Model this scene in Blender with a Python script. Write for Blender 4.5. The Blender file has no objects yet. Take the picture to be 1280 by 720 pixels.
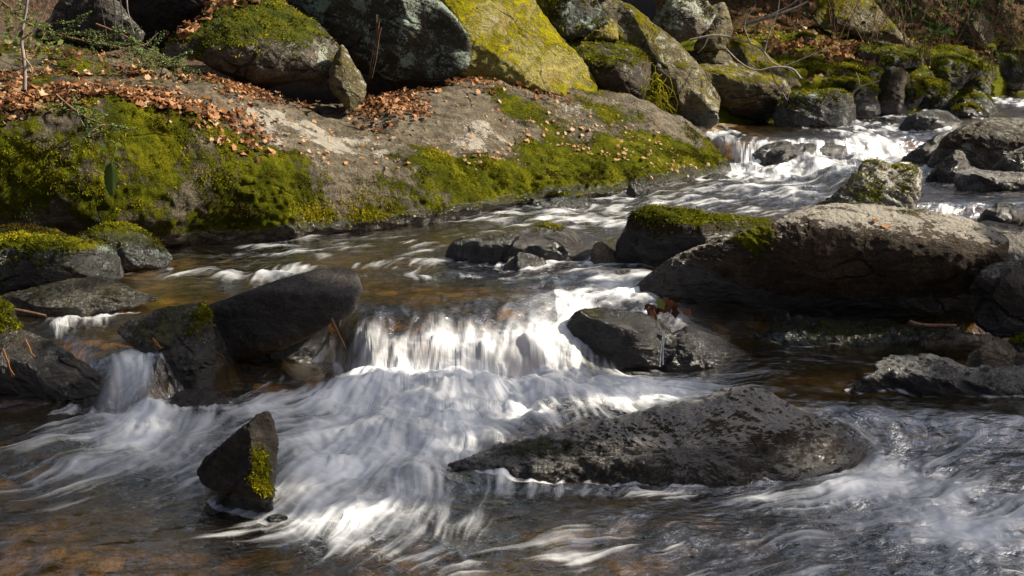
import bpy, math, random
import numpy as np
from mathutils import Vector
rad = math.radians
rng = np.random.default_rng(7); random.seed(7)
S = bpy.context.scene; COL = S.collection

# ------------------------------------------------------------------ camera, sky, sun, exposure
F = 1400.0; PITCH = rad(12.0); H = 1.7
cam_d = bpy.data.cameras.new('camera'); cam = bpy.data.objects.new('camera', cam_d); COL.objects.link(cam)
cam.location = (0, 0, H); cam.rotation_euler = (rad(90) - PITCH, 0, 0)
cam_d.sensor_width = 36; cam_d.lens = 36 * F / 1280; cam_d.clip_start = .05; cam_d.clip_end = 500
cam_d.dof.use_dof = True; cam_d.dof.focus_distance = 6.3; cam_d.dof.aperture_fstop = 9
S.camera = cam
SUN = np.array([.92, .07, .70]); SUN /= np.linalg.norm(SUN)
W = bpy.data.worlds.new('World'); S.world = W; W.use_nodes = True
wn = W.node_tree.nodes; sky = wn.new('ShaderNodeTexSky'); sky.sky_type = 'NISHITA'; sky.sun_disc = False
sky.sun_elevation = math.asin(SUN[2]); sky.sun_rotation = math.atan2(SUN[0], SUN[1])
hs = wn.new('ShaderNodeHueSaturation'); hs.inputs['Saturation'].default_value = .75   # thin high cloud whitens the blue
W.node_tree.links.new(sky.outputs[0], hs.inputs['Color']); W.node_tree.links.new(hs.outputs[0], wn['Background'].inputs[0]); wn['Background'].inputs[1].default_value = .066
sky.dust_density = 4.0; sky.air_density = .8
sd = bpy.data.lights.new('sun', 'SUN'); sd.energy = 5.0; sd.angle = rad(.5); sd.color = (1, .90, .74)
so = bpy.data.objects.new('sun', sd); COL.objects.link(so)
so.rotation_euler = Vector(SUN).to_track_quat('Z', 'Y').to_euler()
S.view_settings.view_transform = 'Standard'; S.view_settings.look = 'None'
S.view_settings.exposure = 1.0; S.view_settings.gamma = 1
S.cycles.use_denoising = True; S.cycles.max_bounces = 6; S.cycles.transparent_max_bounces = 10
S.cycles.caustics_reflective = False; S.cycles.caustics_refractive = False; S.cycles.sample_clamp_indirect = 4

# ------------------------------------------------------------------ helpers
CP, SP = math.cos(PITCH), math.sin(PITCH)
def ray(u, v):
    a = (np.asarray(u, float) - 640) / F; b = (360 - np.asarray(v, float)) / F
    return np.stack([a, CP + b * SP, -SP + b * CP], -1)
def P(u, v, y):                                    # the point at distance y on the line of sight through (u, v)
    d = ray(u, v); t = np.asarray(y, float) / d[..., 1]
    return np.array([0, 0, H]) + d * t[..., None]
def sstep(a, b, x):
    t = np.clip((x - a) / (b - a), 0, 1); return t * t * (3 - 2 * t)
def _hash(ix, iy, iz, seed):
    h = (ix * 374761393 + iy * 668265263 + iz * 2147483647 + seed * 974634541) & 0xffffffff
    h = ((h ^ (h >> 13)) * 1274126177) & 0xffffffff
    h = ((h ^ (h >> 16)) * 2246822519) & 0xffffffff
    return ((h ^ (h >> 15)) & 0xffffff) / float(0xffffff) * 2 - 1
def vnoise(p, seed=0):
    p = np.asarray(p, float); i = np.floor(p).astype(np.int64); f = p - i; f = f * f * f * (f * (f * 6 - 15) + 10)
    out = 0
    for dx in (0, 1):
        wx = f[..., 0] if dx else 1 - f[..., 0]
        for dy in (0, 1):
            wy = f[..., 1] if dy else 1 - f[..., 1]
            for dz in (0, 1):
                wz = f[..., 2] if dz else 1 - f[..., 2]
                out = out + wx * wy * wz * _hash(i[..., 0] + dx, i[..., 1] + dy, i[..., 2] + dz, seed)
    return out
ROT = np.array([[.36, .48, -.8], [-.8, .6, 0], [.48, .64, .6]])
def fbm(p, octv=4, seed=0, gain=.5):
    p = np.asarray(p, float); s = 0; a = 1; n = 0
    for o in range(octv):
        s = s + a * vnoise(p, seed + o * 17); n += a; a *= gain; p = p @ ROT.T * 2.03 + 11.3
    return s / n
def ridged(p, octv=4, seed=0):
    p = np.asarray(p, float); s = 0; a = 1; n = 0
    for o in range(octv):
        s = s + a * (1 - 2 * np.abs(vnoise(p, seed + o * 17))); n += a; a *= .5; p = p @ ROT.T * 2.1 + 7.1
    return s / n
def catmull(pts, n, closed=False):
    p = np.asarray(pts, float); k = len(p)
    if closed: t = np.linspace(0, k, n, endpoint=False)
    else: t = np.linspace(0, k - 1, n)
    i = np.floor(t).astype(int)
    if not closed: i = np.minimum(i, k - 2)
    f = (t - i)[:, None] if p.ndim == 2 else (t - i)[:, None, None]
    g = (lambda j: p[j % k]) if closed else (lambda j: p[np.clip(j, 0, k - 1)])
    a, b, c, d = g(i - 1), g(i), g(i + 1), g(i + 2)
    return .5 * (2 * b + (c - a) * f + (2 * a - 5 * b + 4 * c - d) * f ** 2 + (3 * b - a - 3 * c + d) * f ** 3)
def normals(v, f):
    n = np.zeros_like(v)
    for a, b, c in ((0, 1, 2), (0, 2, 3)):
        fn = np.cross(v[f[:, b]] - v[f[:, a]], v[f[:, c]] - v[f[:, a]])
        for q in (a, b, c): np.add.at(n, f[:, q], fn)
    return n / np.maximum(np.linalg.norm(n, axis=1, keepdims=True), 1e-12)
def mesh_obj(name, v, f, mat, attrs=None, parent=None, origin=None, smooth=True):
    v = np.asarray(v, float); f = np.asarray(f)
    o0 = np.zeros(3) if origin is None else np.asarray(origin, float)
    me = bpy.data.meshes.new(name)
    k = f.shape[1]
    vv = v - o0
    me.vertices.add(len(v)); me.vertices.foreach_set('co', vv.ravel().astype(np.float32))
    me.loops.add(f.size); me.loops.foreach_set('vertex_index', f.ravel().astype(np.int32))
    me.polygons.add(len(f)); me.polygons.foreach_set('loop_start', np.arange(0, f.size, k, dtype=np.int32))
    me.polygons.foreach_set('loop_total', np.full(len(f), k, np.int32))
    me.update(calc_edges=True)
    me.polygons.foreach_set('use_smooth', np.full(len(f), smooth))
    for a, d in (attrs or {}).items():
        d = np.asarray(d, np.float32)
        if d.ndim == 1:
            at = me.attributes.new(a, 'FLOAT', 'POINT'); at.data.foreach_set('value', d)
        else:
            at = me.attributes.new(a, 'FLOAT_VECTOR', 'POINT'); at.data.foreach_set('vector', d.ravel())
    me.validate()
    if mat: me.materials.append(mat)
    o = bpy.data.objects.new(name, me); COL.objects.link(o)
    o.location = o0
    if parent is not None:
        o.parent = parent; o.location = o0 - np.array(parent.location)
    return o
def tag(o, label=None, cat=None, group=None, kind=None):
    if label: o['label'] = label
    if cat: o['category'] = cat
    if group: o['group'] = group
    if kind: o['kind'] = kind
    return o
def empty(name, loc):
    o = bpy.data.objects.new(name, None); COL.objects.link(o); o.location = loc; return o
def grid_faces(r, c, wrap=False):
    i = np.arange(r - 1)[:, None]; j = np.arange(c if wrap else c - 1)[None]
    jn = (j + 1) % c
    return np.stack(np.broadcast_arrays(i * c + j, i * c + jn, (i + 1) * c + jn, (i + 1) * c + j), -1).reshape(-1, 4)

# ------------------------------------------------------------------ water levels
def yc1(x): return np.interp(x, [-4, -2.3, -2.05, -1.9, -1.7, -1.6, -1.45, -.95, -.84, -.72, -.5, 0, .3, .55, .9, 1.4, 2.2, 4], [5.9, 5.6, 5.3, 5.16, 5.16, 5.4, 6.0, 6.05, 5.86, 5.79, 5.77, 5.79, 5.92, 6.05, 6.25, 6.45, 6.5, 6.5])
def w1(x): return np.interp(x, [-3, -1.9, -1.4, -1, 0, .3, .8, 1.5], [.4, .38, .3, .46, .52, .6, .7, .5])
RIM = []                                           # where rocks break the water surface
def zbase(x, y):
    x = np.asarray(x, float); y = np.asarray(y, float)
    a = -.02 + .028 * (y - 3.6) + .07 * sstep(4.62, 4.98, y + .18 * (x - 1.6)) * sstep(.9, 1.4, x) + .05 * sstep(4.15, 4.6, y) * sstep(-.9, -1.5, x)
    c = yc1(x); w = w1(x); t = np.clip((y - (c - w / 2)) / w, 0, 1)
    s = 1 - (1 - t) ** 2.0
    b = .325 + .022 * (y - 6) - .04 * sstep(-1.4, -2.0, x) * sstep(6.4, 5.4, y) + .1 * sstep(8.75, 9.05, y) * sstep(2.9, 3.2, x)
    z = np.minimum(a, .1) * (1 - s) + b * s
    c2 = np.interp(x, [1.5, 2.1, 2.5, 3.2, 3.8, 4.4, 5], [12.9, 12.75, 12.45, 12.3, 12.4, 12.55, 12.5]); t2 = np.clip((y - (c2 - .2)) / .4, 0, 1)
    s2 = 1 - (1 - t2) ** 2.2
    cc = .755 + .008 * (y - 12.6)
    return z * (1 - s2) + np.minimum(cc, .9) * s2
_ys = np.concatenate([np.arange(2.4, 9, .01), np.arange(9, 40, .03)])
def YW(u, v):                                      # distance at which the line of sight meets the water
    p = P(np.full_like(_ys, u), np.full_like(_ys, v), _ys)
    k = np.nonzero(p[:, 2] < zbase(p[:, 0], p[:, 1]))[0]
    return float(_ys[k[0]]) if len(k) else 30.0

# ------------------------------------------------------------------ materials
class NT:
    def __init__(s, name):
        s.m = bpy.data.materials.new(name); s.m.use_nodes = True; s.t = s.m.node_tree; s.n = s.t.nodes; s.n.clear()
        s.out = s.n.new('ShaderNodeOutputMaterial')
    def node(s, t, **kw):
        n = s.n.new(t)
        for k, v in kw.items(): setattr(n, k, v)
        return n
    def set(s, sock, v):
        if isinstance(v, bpy.types.NodeSocket): s.t.links.new(v, sock)
        elif isinstance(v, (tuple, list)) and len(v) == 3 and sock.type == 'RGBA': sock.default_value = (*v, 1)
        else: sock.default_value = v
    def noise(s, vec, scale, detail=4, rough=.5, dist=0, lac=2.0):
        n = s.node('ShaderNodeTexNoise'); s.set(n.inputs['Vector'], vec); n.inputs['Scale'].default_value = scale
        n.inputs['Detail'].default_value = detail; n.inputs['Roughness'].default_value = rough; n.inputs['Distortion'].default_value = dist
        return n.outputs[0]
    def math(s, op, a, b=0.0, c=None, clamp=False):
        n = s.node('ShaderNodeMath', operation=op, use_clamp=clamp); s.set(n.inputs[0], a); s.set(n.inputs[1], b)
        if c is not None: s.set(n.inputs[2], c)
        return n.outputs[0]
    def smooth(s, x, a, b, to0=0.0, to1=1.0):
        n = s.node('ShaderNodeMapRange', interpolation_type='SMOOTHSTEP'); s.set(n.inputs[0], x); s.set(n.inputs[1], a); s.set(n.inputs[2], b)
        s.set(n.inputs[3], to0); s.set(n.inputs[4], to1); return n.outputs[0]
    def mix(s, f, a, b, blend='MIX'):
        n = s.node('ShaderNodeMix', data_type='RGBA', blend_type=blend); s.set(n.inputs[0], f); s.set(n.inputs[6], a); s.set(n.inputs[7], b); return n.outputs[2]
    def ramp(s, x, stops):
        n = s.node('ShaderNodeValToRGB'); e = n.color_ramp.elements
        while len(e) < len(stops): e.new(.5)
        for q, (p, c) in zip(e, stops): q.position = p; q.color = (*c, 1)
        s.set(n.inputs[0], x); return n.outputs[0]
    def attr(s, name, vec=False):
        n = s.node('ShaderNodeAttribute', attribute_name=name); return n.outputs['Vector' if vec else 'Fac']
    def scaled(s, vec, sc, rot=(0, 0, 0)):
        n = s.node('ShaderNodeMapping'); s.set(n.inputs[0], vec); n.inputs['Rotation'].default_value = rot; n.inputs['Scale'].default_value = sc; return n.outputs[0]
    def bump(s, h, dist, strength=1.0, normal=None):
        n = s.node('ShaderNodeBump'); n.inputs['Strength'].default_value = strength; n.inputs['Distance'].default_value = dist; s.set(n.inputs['Height'], h)
        if normal is not None: s.set(n.inputs['Normal'], normal)
        return n.outputs[0]

def rock_mat(name, dark, light, lichen=.4, lcol=(.34, .36, .30), moss=((.022, .028, .006), (.075, .09, .012), (.19, .17, .022)), warm=(.12, .07, .03), warmth=.35, strat=(0, .5, 0), rough=.75, cracks=.8, relief=1.0):
    n = NT(name); tc = n.node('ShaderNodeNewGeometry').outputs['Position']
    n1 = n.noise(tc, 2.3, 5, .55); n2 = n.noise(tc, 11, 7, .66, .3); n3 = n.noise(tc, 55, 5, .7)
    st = n.noise(n.scaled(tc, (3, 3, 13), strat), 1.6, 6, .62, .2)
    n4 = n.noise(tc, 5.2, 8, .72, .6); n5 = n.noise(tc, 150, 3, .7)
    b = n.math('ADD', n.math('MULTIPLY', n2, .5), n.math('MULTIPLY', st, .5))
    col = n.mix(n.smooth(b, .36, .64), dark, light)
    col = n.mix(n.math('MULTIPLY', n.smooth(n1, .45, .7), warmth), col, warm)
    speck = n.smooth(n3, .38, .66)
    col = n.mix(n.math('MULTIPLY', n.math('SUBTRACT', 1.0, speck), .55), col, (dark[0] * .35, dark[1] * .35, dark[2] * .35))
    vo = n.node('ShaderNodeTexVoronoi', feature='DISTANCE_TO_EDGE'); vo.inputs['Scale'].default_value = 1.5
    wv_ = n.node('ShaderNodeMix', data_type='VECTOR'); n.set(wv_.inputs[0], .16); n.set(wv_.inputs[4], n.scaled(tc, (1, 1, 1.7), (.4, .5, .2))); nz = n.node('ShaderNodeTexNoise'); n.set(nz.inputs[0], tc); nz.inputs['Scale'].default_value = 3.5; nz.inputs['Detail'].default_value = 6; n.set(wv_.inputs[5], nz.outputs[1]); n.set(vo.inputs['Vector'], wv_.outputs[1])
    crack = n.math('MULTIPLY', n.smooth(vo.outputs['Distance'], .022, .004), n.smooth(n1, .46, .56))
    col = n.mix(n.math('MULTIPLY', crack, cracks), col, (.006, .005, .004))
    # lichen crusts, on some rocks also painted light on upward faces
    la = n.math('ADD', n.math('ADD', n4, n.math('MULTIPLY', n.math('SUBTRACT', n3, .5), .45)), n.math('MULTIPLY', n.math('SUBTRACT', n.attr('lich_lit'), .5), .5))
    lm = n.math('MULTIPLY', n.smooth(la, .62 - .2 * lichen, .68 - .2 * lichen), .85)
    col = n.mix(lm, col, n.mix(n3, tuple(c * .72 for c in lcol), lcol))
    # moss
    mv = n.math('ADD', n.attr('moss'), n.math('MULTIPLY', n.math('SUBTRACT', n2, .5), 1.5))
    mv = n.math('ADD', mv, n.math('MULTIPLY', n.math('SUBTRACT', n1, .5), 1.0))
    mv = n.math('ADD', mv, n.math('MULTIPLY', n.math('SUBTRACT', n3, .5), .35))
    mm = n.smooth(mv, .42, .62)
    hue = n.math('ADD', n.math('MULTIPLY', n.noise(tc, 4.5, 5, .6), .6), n.math('MULTIPLY', n3, .4))
    mc = n.ramp(hue, [(.33, moss[0]), (.50, moss[1]), (.66, moss[2])])
    mc = n.mix(n.smooth(n5, .35, .6), n.mix(.55, mc, (.012, .014, .003)), mc)
    col = n.mix(mm, col, mc)
    # wet band, its dark tone also painting shade along the waterline
    wv = n.smooth(n.math('ADD', n.attr('wet'), n.math('MULTIPLY', n.math('SUBTRACT', n2, .5), .7)), .4, .62)
    col = n.mix(n.math('MULTIPLY', wv, .80), col, n.mix(.25, (.004, .004, .004), col))
    r = n.mix(mm, (rough,) * 3, (.95,) * 3); r = n.mix(wv, r, n.mix(n3, (.08,) * 3, (.34,) * 3))
    h = n.math('ADD', n.math('MULTIPLY', n2, .8), n.math('ADD', n.math('MULTIPLY', st, .6), n.math('MULTIPLY', n3, .42)))
    h = n.math('ADD', h, n.math('MULTIPLY', mm, n.math('ADD', n.math('MULTIPLY', n5, .5), .25)))
    h = n.math('SUBTRACT', n.math('ADD', h, n.math('MULTIPLY', lm, .1)), n.math('MULTIPLY', crack, cracks * .6))
    p = n.node('ShaderNodeBsdfPrincipled'); n.set(p.inputs['Base Color'], col); n.set(p.inputs['Roughness'], r)
    n.set(p.inputs['Specular IOR Level'], n.mix(wv, n.mix(mm, (.25,) * 3, (.03,) * 3), (.7,) * 3))
    n.set(p.inputs['Normal'], n.bump(h, .05 * relief, .9)); n.t.links.new(p.outputs[0], n.out.inputs[0]); return n.m

GM = ((.026, .026, .004), (.085, .095, .005), (.22, .205, .009))
YM = ((.09, .075, .006), (.28, .25, .010), (.55, .46, .022))
MT = {
 'grey': rock_mat('grey_lichen_rock', (.045, .037, .026), (.18, .15, .11), .5),
 'pale': rock_mat('pale_lichen_rock', (.11, .10, .085), (.34, .31, .27), .75, (.50, .48, .42), GM),
 'capped': rock_mat('lichen_capped_brown_rock', (.020, .013, .007), (.095, .063, .034), .15, (.38, .35, .29), GM, (.12, .065, .025), .6),
 'ledge': rock_mat('bedrock', (.055, .044, .027), (.21, .175, .12), .35, (.36, .33, .275), GM, (.13, .085, .045), .3),
 'slab': rock_mat('wet_sheen_slab', (.040, .027, .015), (.17, .125, .078), .25, (.42, .40, .37), GM, (.075, .045, .016), .6, (.1, .35, 0), .32, .3, 1.5),  # pale crust colour brightened to paint sky sheen
 'smooth': rock_mat('smooth_dark_slab', (.026, .023, .021), (.085, .076, .067), .0, (.26, .26, .24), GM, (.08, .06, .045), .3, (.1, .35, 0), .5, 0.0, .4),
 'dark': rock_mat('dark_wet_rock', (.009, .008, .007), (.040, .035, .030), .1, (.2, .2, .17), GM),
 'brown': rock_mat('brown_rock', (.016, .011, .007), (.075, .054, .034), .15, (.25, .25, .2), GM, (.10, .055, .02), .6),
 'green': rock_mat('dark_mossy_rock', (.03, .03, .024), (.10, .10, .08), .4, (.26, .33, .27), GM),
 'yellow': rock_mat('yellow_moss_rock', (.15, .13, .03), (.38, .335, .075), .2, (.40, .38, .25), YM, (.24, .15, .04), .6),
 'olive': rock_mat('olive_moss_rock', (.055, .046, .022), (.21, .175, .085), .35, (.38, .37, .27), ((.05, .048, .004), (.18, .16, .008), (.40, .32, .018))),
 'red': rock_mat('red_brown_wet_rock', (.02, .010, .008), (.07, .028, .02), 0, (.2, .2, .17), GM, (.09, .03, .015), .6),
 'tan': rock_mat('tan_stone', (.15, .10, .04), (.40, .29, .13), .1, (.4, .36, .25), GM, (.3, .18, .07), .5),
 'slate': rock_mat('slate_rock', (.016, .013, .010), (.068, .056, .043), .15, (.26, .26, .24), GM, (.08, .06, .045), .3, (.1, .35, 0), .6),
}

# ------------------------------------------------------------------ rock builder
PX = 1.25                                          # mesh density
ROCKS = {}
def rock(name, label, cat, out, d, facets, m='grey', moss=-.2, mk=.6, R=.35, e=3.0, T=.5, amp=.04, k=.06, wet=.0, wl=.20, lich_lit=.5, seed=None, soft=.35, blobs=(), anchor=None, group=None, strat=.012, dens=1.0, frq=1.0, lk=.25, ncut=7, pit=1.0):
    seed = seed if seed is not None else len(ROCKS) * 31 + 5
    out = np.array(out, float)
    per = np.linalg.norm(np.roll(out, -1, 0) - out, axis=1).sum()
    q = []                                         # blend of straight outline and rounded one
    n = int(np.clip(per / PX * dens, 60, 1100))
    dn = catmull(out, 4000, True); ln = np.concatenate([out + (np.roll(out, -1, 0) - out) * s for s in [0]])
    dl = np.stack([np.interp(np.linspace(0, len(out), 4000, endpoint=False), np.arange(len(out) + 1), np.append(out[:, i], out[0, i])) for i in (0, 1)], -1)
    dn = dn * soft + dl * (1 - soft)
    seg = np.concatenate([[0], np.cumsum(np.linalg.norm(np.diff(np.vstack([dn, dn[:1]]), axis=0), axis=1))])
    t = np.linspace(0, seg[-1], n, endpoint=False)
    B = np.stack([np.interp(t, seg, np.append(dn[:, i], dn[0, i])) for i in (0, 1)], -1)
    a2 = B[:, 0] * np.roll(B[:, 1], -1) - np.roll(B[:, 0], -1) * B[:, 1]; A = a2.sum() / 2
    c = np.array([((B[:, i] + np.roll(B[:, i], -1)) * a2).sum() / (6 * A) for i in (0, 1)])
    if anchor is not None: c = np.array(anchor, float)
    rp = np.median(np.linalg.norm(B - c, axis=1)); M = int(np.clip(rp / PX / 1.1 * dens, 14, 130))
    size = rp / F * d * 2
    rt = np.sin(np.linspace(0, np.pi / 2, M + 1))[1:] ** .85
    U = c[None, None] + rt[:, None, None] * (B - c)[None]       # M x n x 2
    U = np.concatenate([np.broadcast_to(c + 1e-3 * (B - c), (1, n, 2)), U]); rt = np.concatenate([[0], rt])
    D = ray(U[..., 0], U[..., 1]); C = np.array([0, 0, H])
    f0 = facets[0]; p0 = P(np.float64(f0[3]), np.float64(f0[4]), d)
    deps = []
    base_n = np.array(f0[:3], float)
    for i, fc in enumerate(facets):
        nn = np.array(fc[:3], float); nn /= np.linalg.norm(nn)
        if i == 0: pt = p0
        else:
            dd = ray(fc[3], fc[4]); tt = base_n @ (p0 - C) / (base_n @ dd); pt = C + dd * tt
        den = np.minimum(D @ nn, -.02)
        tt = (nn @ (pt - C)) / den
        deps.append(tt * D[..., 1])
    dep = np.stack(deps); kk = k * max(size, .15)
    mx = dep.max(0); dep = mx + kk * np.log(np.exp((dep - mx) / kk).sum(0)) - kk * .3
    dep = np.clip(dep, d - 1.5 * size, d + 2.0 * size)
    Rm = R * size
    front = dep + Rm * (1 - np.sqrt(np.clip(1 - rt ** e, 0, 1)))[:, None]
    edge = front[-1]
    es = edge.copy()
    for _ in range(12): es = (np.roll(es, 1) + es + np.roll(es, -1)) / 3
    wgt = (1 - np.sqrt(np.clip(1 - rt ** 2.2, 0, 1)))[:, None]
    ndep = np.percentile(edge, 60) + T * size
    nb = max(8, M // 4); bi = np.linspace(0, M, nb).astype(int)[:-1]
    back = edge[None] * wgt[bi] + np.maximum(ndep, es)[None].mean() * (1 - wgt[bi]); back = np.maximum(back, np.minimum(front[bi] + .03, edge[None] * .5 + ndep * .5 + .03))
    Uf = U; vf = C + ray(Uf[..., 0], Uf[..., 1]) * (front / ray(Uf[..., 0], Uf[..., 1])[..., 1])[..., None]
    Ub = U[bi][::-1]; bk = back[::-1]
    vb = C + ray(Ub[..., 0], Ub[..., 1]) * (bk / ray(Ub[..., 0], Ub[..., 1])[..., 1])[..., None]
    V = np.concatenate([vf, vb]); r_ = V.shape[0]
    v = V.reshape(-1, 3); f = grid_faces(r_, n, True)
    nr = normals(v, f)
    nr[:n] = nr[n:2 * n].mean(0); nr[-n:] = nr[-2 * n:-n].mean(0)
    if nr[:n * M].reshape(-1, 3)[:, 1].mean() > 0: nr = -nr; f = f[:, ::-1]
    # flat breaks
    keep = np.repeat(np.concatenate([1 - rt ** 5, 1 - rt[bi][::-1] ** 5]), n); cen = v.mean(0); rs = np.random.default_rng(seed)
    for _ in range(ncut):
        dn_ = rs.standard_normal(3) * [1, 1, .8]; dn_[1] = -abs(dn_[1]); dn_ /= np.linalg.norm(dn_)
        pr = (v - cen) @ dn_; lim = np.quantile(pr, rs.uniform(.84, .95)); v = v - dn_ * (np.maximum(pr - lim, 0) * .85 * keep)[:, None]
    # weathering: lumps, ledges along the bedding, grain
    q = v / size
    disp = amp * size * fbm(q * 2.2 * frq + seed, 4, seed) + .45 * amp * size * ridged(q * 4.5 * frq + seed, 3, seed + 3)
    sv = v @ np.array([[1, 0, 0], [0, 1, 0], [.5, .2, 1]]).T
    disp += strat * size * fbm(sv * np.array([1.5, 1.5, 14]) / max(size, .3) + seed, 4, seed + 9, .6)
    disp += pit * (.010 * fbm(v * 20 + seed, 4, seed + 5, .65) + .005 * ridged(v * 9 + seed, 3, seed + 6))
    v = v + nr * disp[:, None]
    nr = normals(v, f)
    if nr[:n * M, 1].mean() > 0: nr = -nr
    nr[:n] = nr[n:2 * n].mean(0)
    mo = moss + mk * np.clip(nr[:, 2], -.6, 1)
    u_, w_ = Uf.reshape(-1, 2).T; nf = len(u_)
    for (bu, bv, br, bs, ba) in blobs:
        g = np.exp(-((u_ - bu) / br) ** 2 - ((w_ - bv) / bs) ** 2); mo[:nf] += ba * g
    mo = np.clip(mo, -1, 1.5)
    wz = zbase(v[:, 0], v[:, 1]); we = np.clip(wet + (1 - sstep(wl * .4, wl * 1.8, v[:, 2] - wz)), 0, 1.3)
    k_ = np.nonzero(np.abs(v[:nf, 2] - wz[:nf]) < .035)[0]; RIM.append(v[:nf][k_][:, :2])
    fl = v + nr * np.clip(mo - .1, 0, 1)[:, None] * (.012 * vnoise(v * 38, seed) + .008)[:, None]
    o0 = v[:nf].mean(0); o0[2] = v[:, 2].min()
    o = mesh_obj(name, fl, f, MT[m], {'moss': mo, 'wet': we, 'lich_lit': lich_lit + lk * (nr[:, 2] - .45)}, origin=o0)
    tag(o, label, cat, group)
    ROCKS[label] = dict(o=o, v=fl, n=nr, f=f, moss=mo, wet=we, d=d, nf=nf)
    return o

# ------------------------------------------------------------------ ground: stream bed and slopes, one sheet
def ground_z(x, y):
    lx = np.interp(y, [2, 5, 6.5, 7, 7.9, 9.1, 10.5, 12, 14, 18, 25, 40], [-4.5, -3.9, -3.4, -3.2, -1.75, -.3, 1.0, 2.3, 3.2, 6.2, 11.5, 22])
    rx = np.interp(y, [2, 4, 5, 6, 8, 10, 14, 20, 40], [2.3, 2.45, 2.8, 3.1, 4.2, 5.3, 7.6, 12.5, 30])
    w = zbase(x, y)
    q = np.stack([x, y, 0 * x], -1)
    bed = w - .13 - .05 * fbm(q * 2.0, 3, 2)
    dl = np.maximum(lx - x, 0) * .8; dr = np.maximum(x - rx, 0)
    up = .26 * dl + .022 * np.maximum(dl - 2.0, 0) ** 1.6 + .30 * dr + .01 * dr ** 1.6
    return np.minimum(bed + up + .10 * fbm(q * .5, 4, 4) * np.clip(dl + dr, 0, 3), 24)
def make_ground():
    xs = np.concatenate([-np.geomspace(90, 7, 40)[:-1], np.linspace(-7, 9, 200), np.geomspace(9, 90, 40)[1:]])
    ys = np.concatenate([-np.geomspace(60, 1.5, 20), np.linspace(-1, 2.5, 10)[1:], np.linspace(2.6, 20, 220), np.geomspace(20.2, 120, 50)])
    X, Y = np.meshgrid(xs, ys); v = np.stack([X, Y, ground_z(X, Y)], -1).reshape(-1, 3)
    n = NT('stream_bed_and_leafy_soil'); tc = n.node('ShaderNodeNewGeometry').outputs['Position']
    a = n.noise(tc, 3.2, 6, .6); b = n.noise(tc, 18, 5, .65)
    vo = n.node('ShaderNodeTexVoronoi'); n.set(vo.inputs[0], tc); vo.inputs['Scale'].default_value = 9
    vo.feature = 'F1'; vo.inputs['Randomness'].default_value = 1; sc_ = n.node('ShaderNodeSeparateColor'); n.set(sc_.inputs[0], vo.outputs['Color'])
    stones = n.ramp(n.math('SUBTRACT', n.math('ADD', n.math('MULTIPLY', a, .35), n.math('ADD', n.math('MULTIPLY', b, .25), n.math('MULTIPLY', sc_.outputs[0], .45))), n.smooth(vo.outputs['Distance'], .35, .75, 0.0, .22)), [(.3, (.045, .026, .009)), (.5, (.18, .11, .036)), (.68, (.38, .25, .10))])
    soil = n.ramp(b, [(.3, (.015, .010, .006)), (.5, (.06, .033, .016)), (.7, (.15, .07, .03))])
    col = n.mix(n.attr('land'), stones, soil)
    p = n.node('ShaderNodeBsdfPrincipled'); n.set(p.inputs['Base Color'], col); p.inputs['Roughness'].default_value = .9
    n.set(p.inputs['Normal'], n.bump(n.math('ADD', a, b), .08, .8)); n.t.links.new(p.outputs[0], n.out.inputs[0])
    land = sstep(0, .25, v[:, 2] - zbase(v[:, 0], v[:, 1]))
    tag(mesh_obj('ground', v, grid_faces(len(ys), len(xs)), n.m, {'land': land}), kind='structure')
make_ground()

# ------------------------------------------------------------------ bedrock ledge of the left shore and the far shore: lofted through measured lines
def loft(lines, nr, nc, amp, seed, frq=1.0, close=True):
    L = np.array([P(np.array([p[0] for p in l], float), np.array([p[1] for p in l], float), np.array([p[2] for p in l], float)) for l in lines])
    a = np.stack([catmull(l, nc) for l in L]); a = catmull(a, nr)
    v = a.reshape(-1, 3); f = grid_faces(nr, nc); n = normals(v, f)
    if n[:, 2].mean() < 0: n = -n; f = f[:, ::-1]
    return v, f, n
def disp_rock(v, f, n, amp, seed, strat=.02, fine=.007):
    d = amp * fbm(v * .9 + seed, 5, seed) + amp * .6 * ridged(v * np.array([1.6, 1.6, 2.6]) + seed, 4, seed + 2)
    sv = v @ np.array([[1, 0, 0], [0, 1, 0], [.3, -.2, 1]]).T
    d += strat * fbm(sv * np.array([1.2, 1.2, 9]) + seed, 4, seed + 6, .6) + fine * fbm(v * 20, 3, seed + 8, .65)
    v = v + n * d[:, None]; n2 = normals(v, f)
    return v, (n2 if n2[:, 2].mean() > 0 else -n2)
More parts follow.
